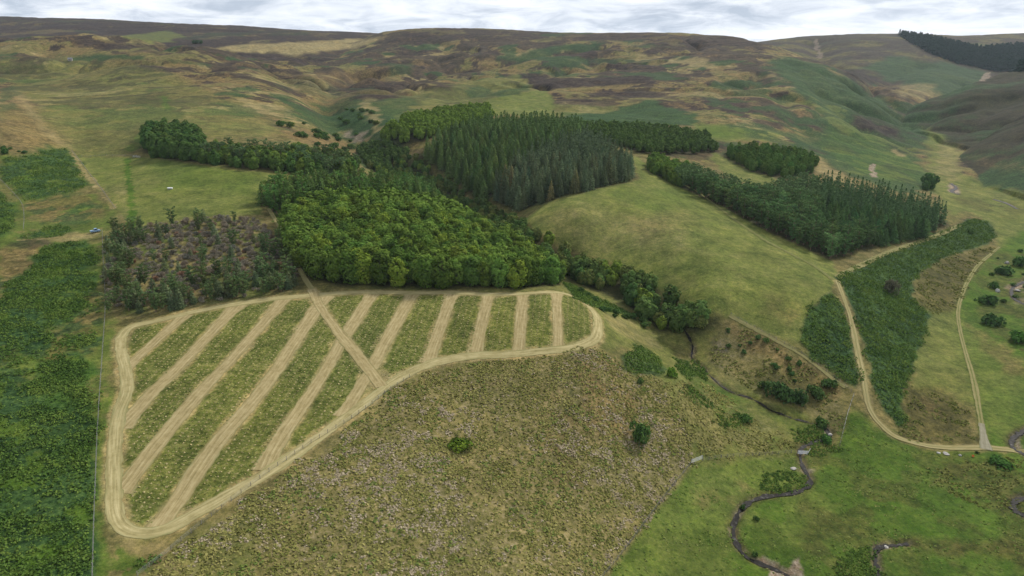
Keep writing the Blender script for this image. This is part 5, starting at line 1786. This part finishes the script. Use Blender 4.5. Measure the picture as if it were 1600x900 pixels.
def prism(profile, hw):
    """side profile (x, z) extruded across y"""
    n = len(profile)
    V = [(px_, -hw * (1 if z_ < 1.1 else .88), z_) for px_, z_ in profile] + [(px_, hw * (1 if z_ < 1.1 else .88), z_) for px_, z_ in profile]
    F = [list(range(n)), list(range(2 * n - 1, n - 1, -1))] + [[i_, i_ + n, (i_ + 1) % n + n, (i_ + 1) % n] for i_ in range(n)]
    return np.array(V), F


body = mesh_obj('body', *prism([(-2.0, .45), (-2.05, 1.0), (-1.95, 1.05), (-.35, 1.08), (-.3, 1.82), (.75, 1.86), (1.15, 1.12), (2.0, 1.0), (2.1, .85), (2.08, .45)][::-1], .88), M_PAINT)
body.parent = car
for nm, bx in (('windscreen', [((.985, 0, 1.47), (.03, .70, .27))]), ('side_window', [((.25, .815, 1.48), (.45, .03, .22))]), ('side_window', [((.25, -.815, 1.48), (.45, .03, .22))]), ('rear_window', [((-.345, 0, 1.5), (.02, .65, .2))])):
    c = child(nm, box_mesh(bx), M_GLASS, car)
for wx in (-1.3, 1.35):
    for wy in (-.82, .82):
        wv, wf = tube([(0, -.12, 0), (0, -.11, 0), (0, .11, 0), (0, .12, 0)], [.28, .37, .37, .28], 16)
        wh = child('wheel', (wv + [wx, wy, .37], wf), M_TYRE, car)
        rv, rf = tube([(0, -.13, 0), (0, .13, 0)], [.2, .2], 12)
        rv2, rf2 = tube([(0, -.135, 0), (0, -.13, 0), (0, .13, 0), (0, .135, 0)], [.01, .2, .2, .01], 12)
        child('rim', (rv2 + [wx, wy, .37], rf2), M_RIM, wh)
for wy in (-.62, .62):
    child('headlight', box_mesh([((2.09, wy, .78), (.03, .14, .09))]), M_RIM, car)

# feed trough in the small meadow
x, y = spot(266, 296)
tr = empty('feed_trough', (x, y, float(hgt(x, y))), R(5))
tag(tr, 'white sheep feeder standing in the small green meadow', 'feeder')
M_WHITE = plain('white_sheet', (.70, .71, .70), .5, .06, 2.0, .4)
v_, f_ = prism([(-1.2, .35), (-1.25, .85), (1.25, .85), (1.2, .35)][::-1], .5)
b_ = mesh_obj('bin', v_, f_, M_WHITE); b_.parent = tr
rv, rf = prism([(-1.4, 1.05), (-1.4, 1.1), (1.4, 1.1), (1.4, 1.05)][::-1], .75)
rv = rv * [1, 1.1, 1]
b_ = mesh_obj('lid', rv, rf, M_WHITE); b_.parent = tr
for sx in (-1.05, 1.05):
    for sy in (-.42, .42):
        child('leg', tube([(sx, sy, -.1), (sx, sy, 1.04)], [.05, .05], 6), M_GALV, tr)

# stone hut far up the hillside
x, y = spot(110, 95)
hut = empty('stone_hut', (x, y, float(hgt(x, y)) - .2), R(20))
tag(hut, 'tiny pale stone hut on the brow of the grassy hillside', 'hut')
child('wall', box_mesh([((0, 0, 1.6), (3.0, 2.2, 1.7))]), M_STONE, hut)
rv = np.array([(-3.3, -2.6, 3.2), (3.3, -2.6, 3.2), (3.3, 0, 5.0), (-3.3, 0, 5.0), (3.3, 2.6, 3.2), (-3.3, 2.6, 3.2)])
b_ = mesh_obj('roof', rv, [[0, 1, 2, 3], [3, 2, 4, 5], [0, 3, 5], [1, 4, 2], [0, 5, 4, 1]], plain('slate', (.16, .17, .19), .7, .2, 1.0)); b_.parent = hut
child('door', box_mesh([((0, -2.22, 1.2), (.5, .04, 1.0))]), M_BARK, hut)

# bright tub and a dark post in the grass by the track junction
x, y = spot(1520, 714)
tv, tf = tube([(0, 0, 0), (0, 0, .05), (0, 0, .62), (0, 0, .66), (0, 0, .62), (0, 0, .2)], [.02, .30, .38, .40, .35, .02], 16)
o = mesh_obj('orange_tub', tv, tf, plain('orange_plastic', (.70, .22, .05), .5, .08, 4.0, .4), smooth=True)
o.location = (x, y, float(hgt(x, y)))
tag(o, 'small orange tub in the grass below the track junction', 'tub')
x, y = spot(1527, 708)
BUSH.place(x, y, .32, (.3, .4, .3), 'tiny dark bush between the orange tub and the farm track', 'bush')

# ------------------------------------------------------------------ the air between here and the far hills
hz_m, k = new_mat('haze')
out = k.n('ShaderNodeOutputMaterial')
pv = k.n('ShaderNodeVolumePrincipled')
pv.inputs['Color'].default_value = (.72, .82, .95, 1)
pv.inputs['Density'].default_value = 0.000035
pv.inputs['Anisotropy'].default_value = 0.2
k.l(pv.outputs[0], out.inputs['Volume'])
zt = float(max(H.max(), 130)) + 25
v_, f_ = box_mesh([((0, 2150, (zt - 60) / 2), (5300, 2400, (zt + 60) / 2))])
o = mesh_obj('haze', v_, f_, hz_m)
tag(o, 'thin pale blue haze in the air over the valley', 'haze', None, 'stuff')
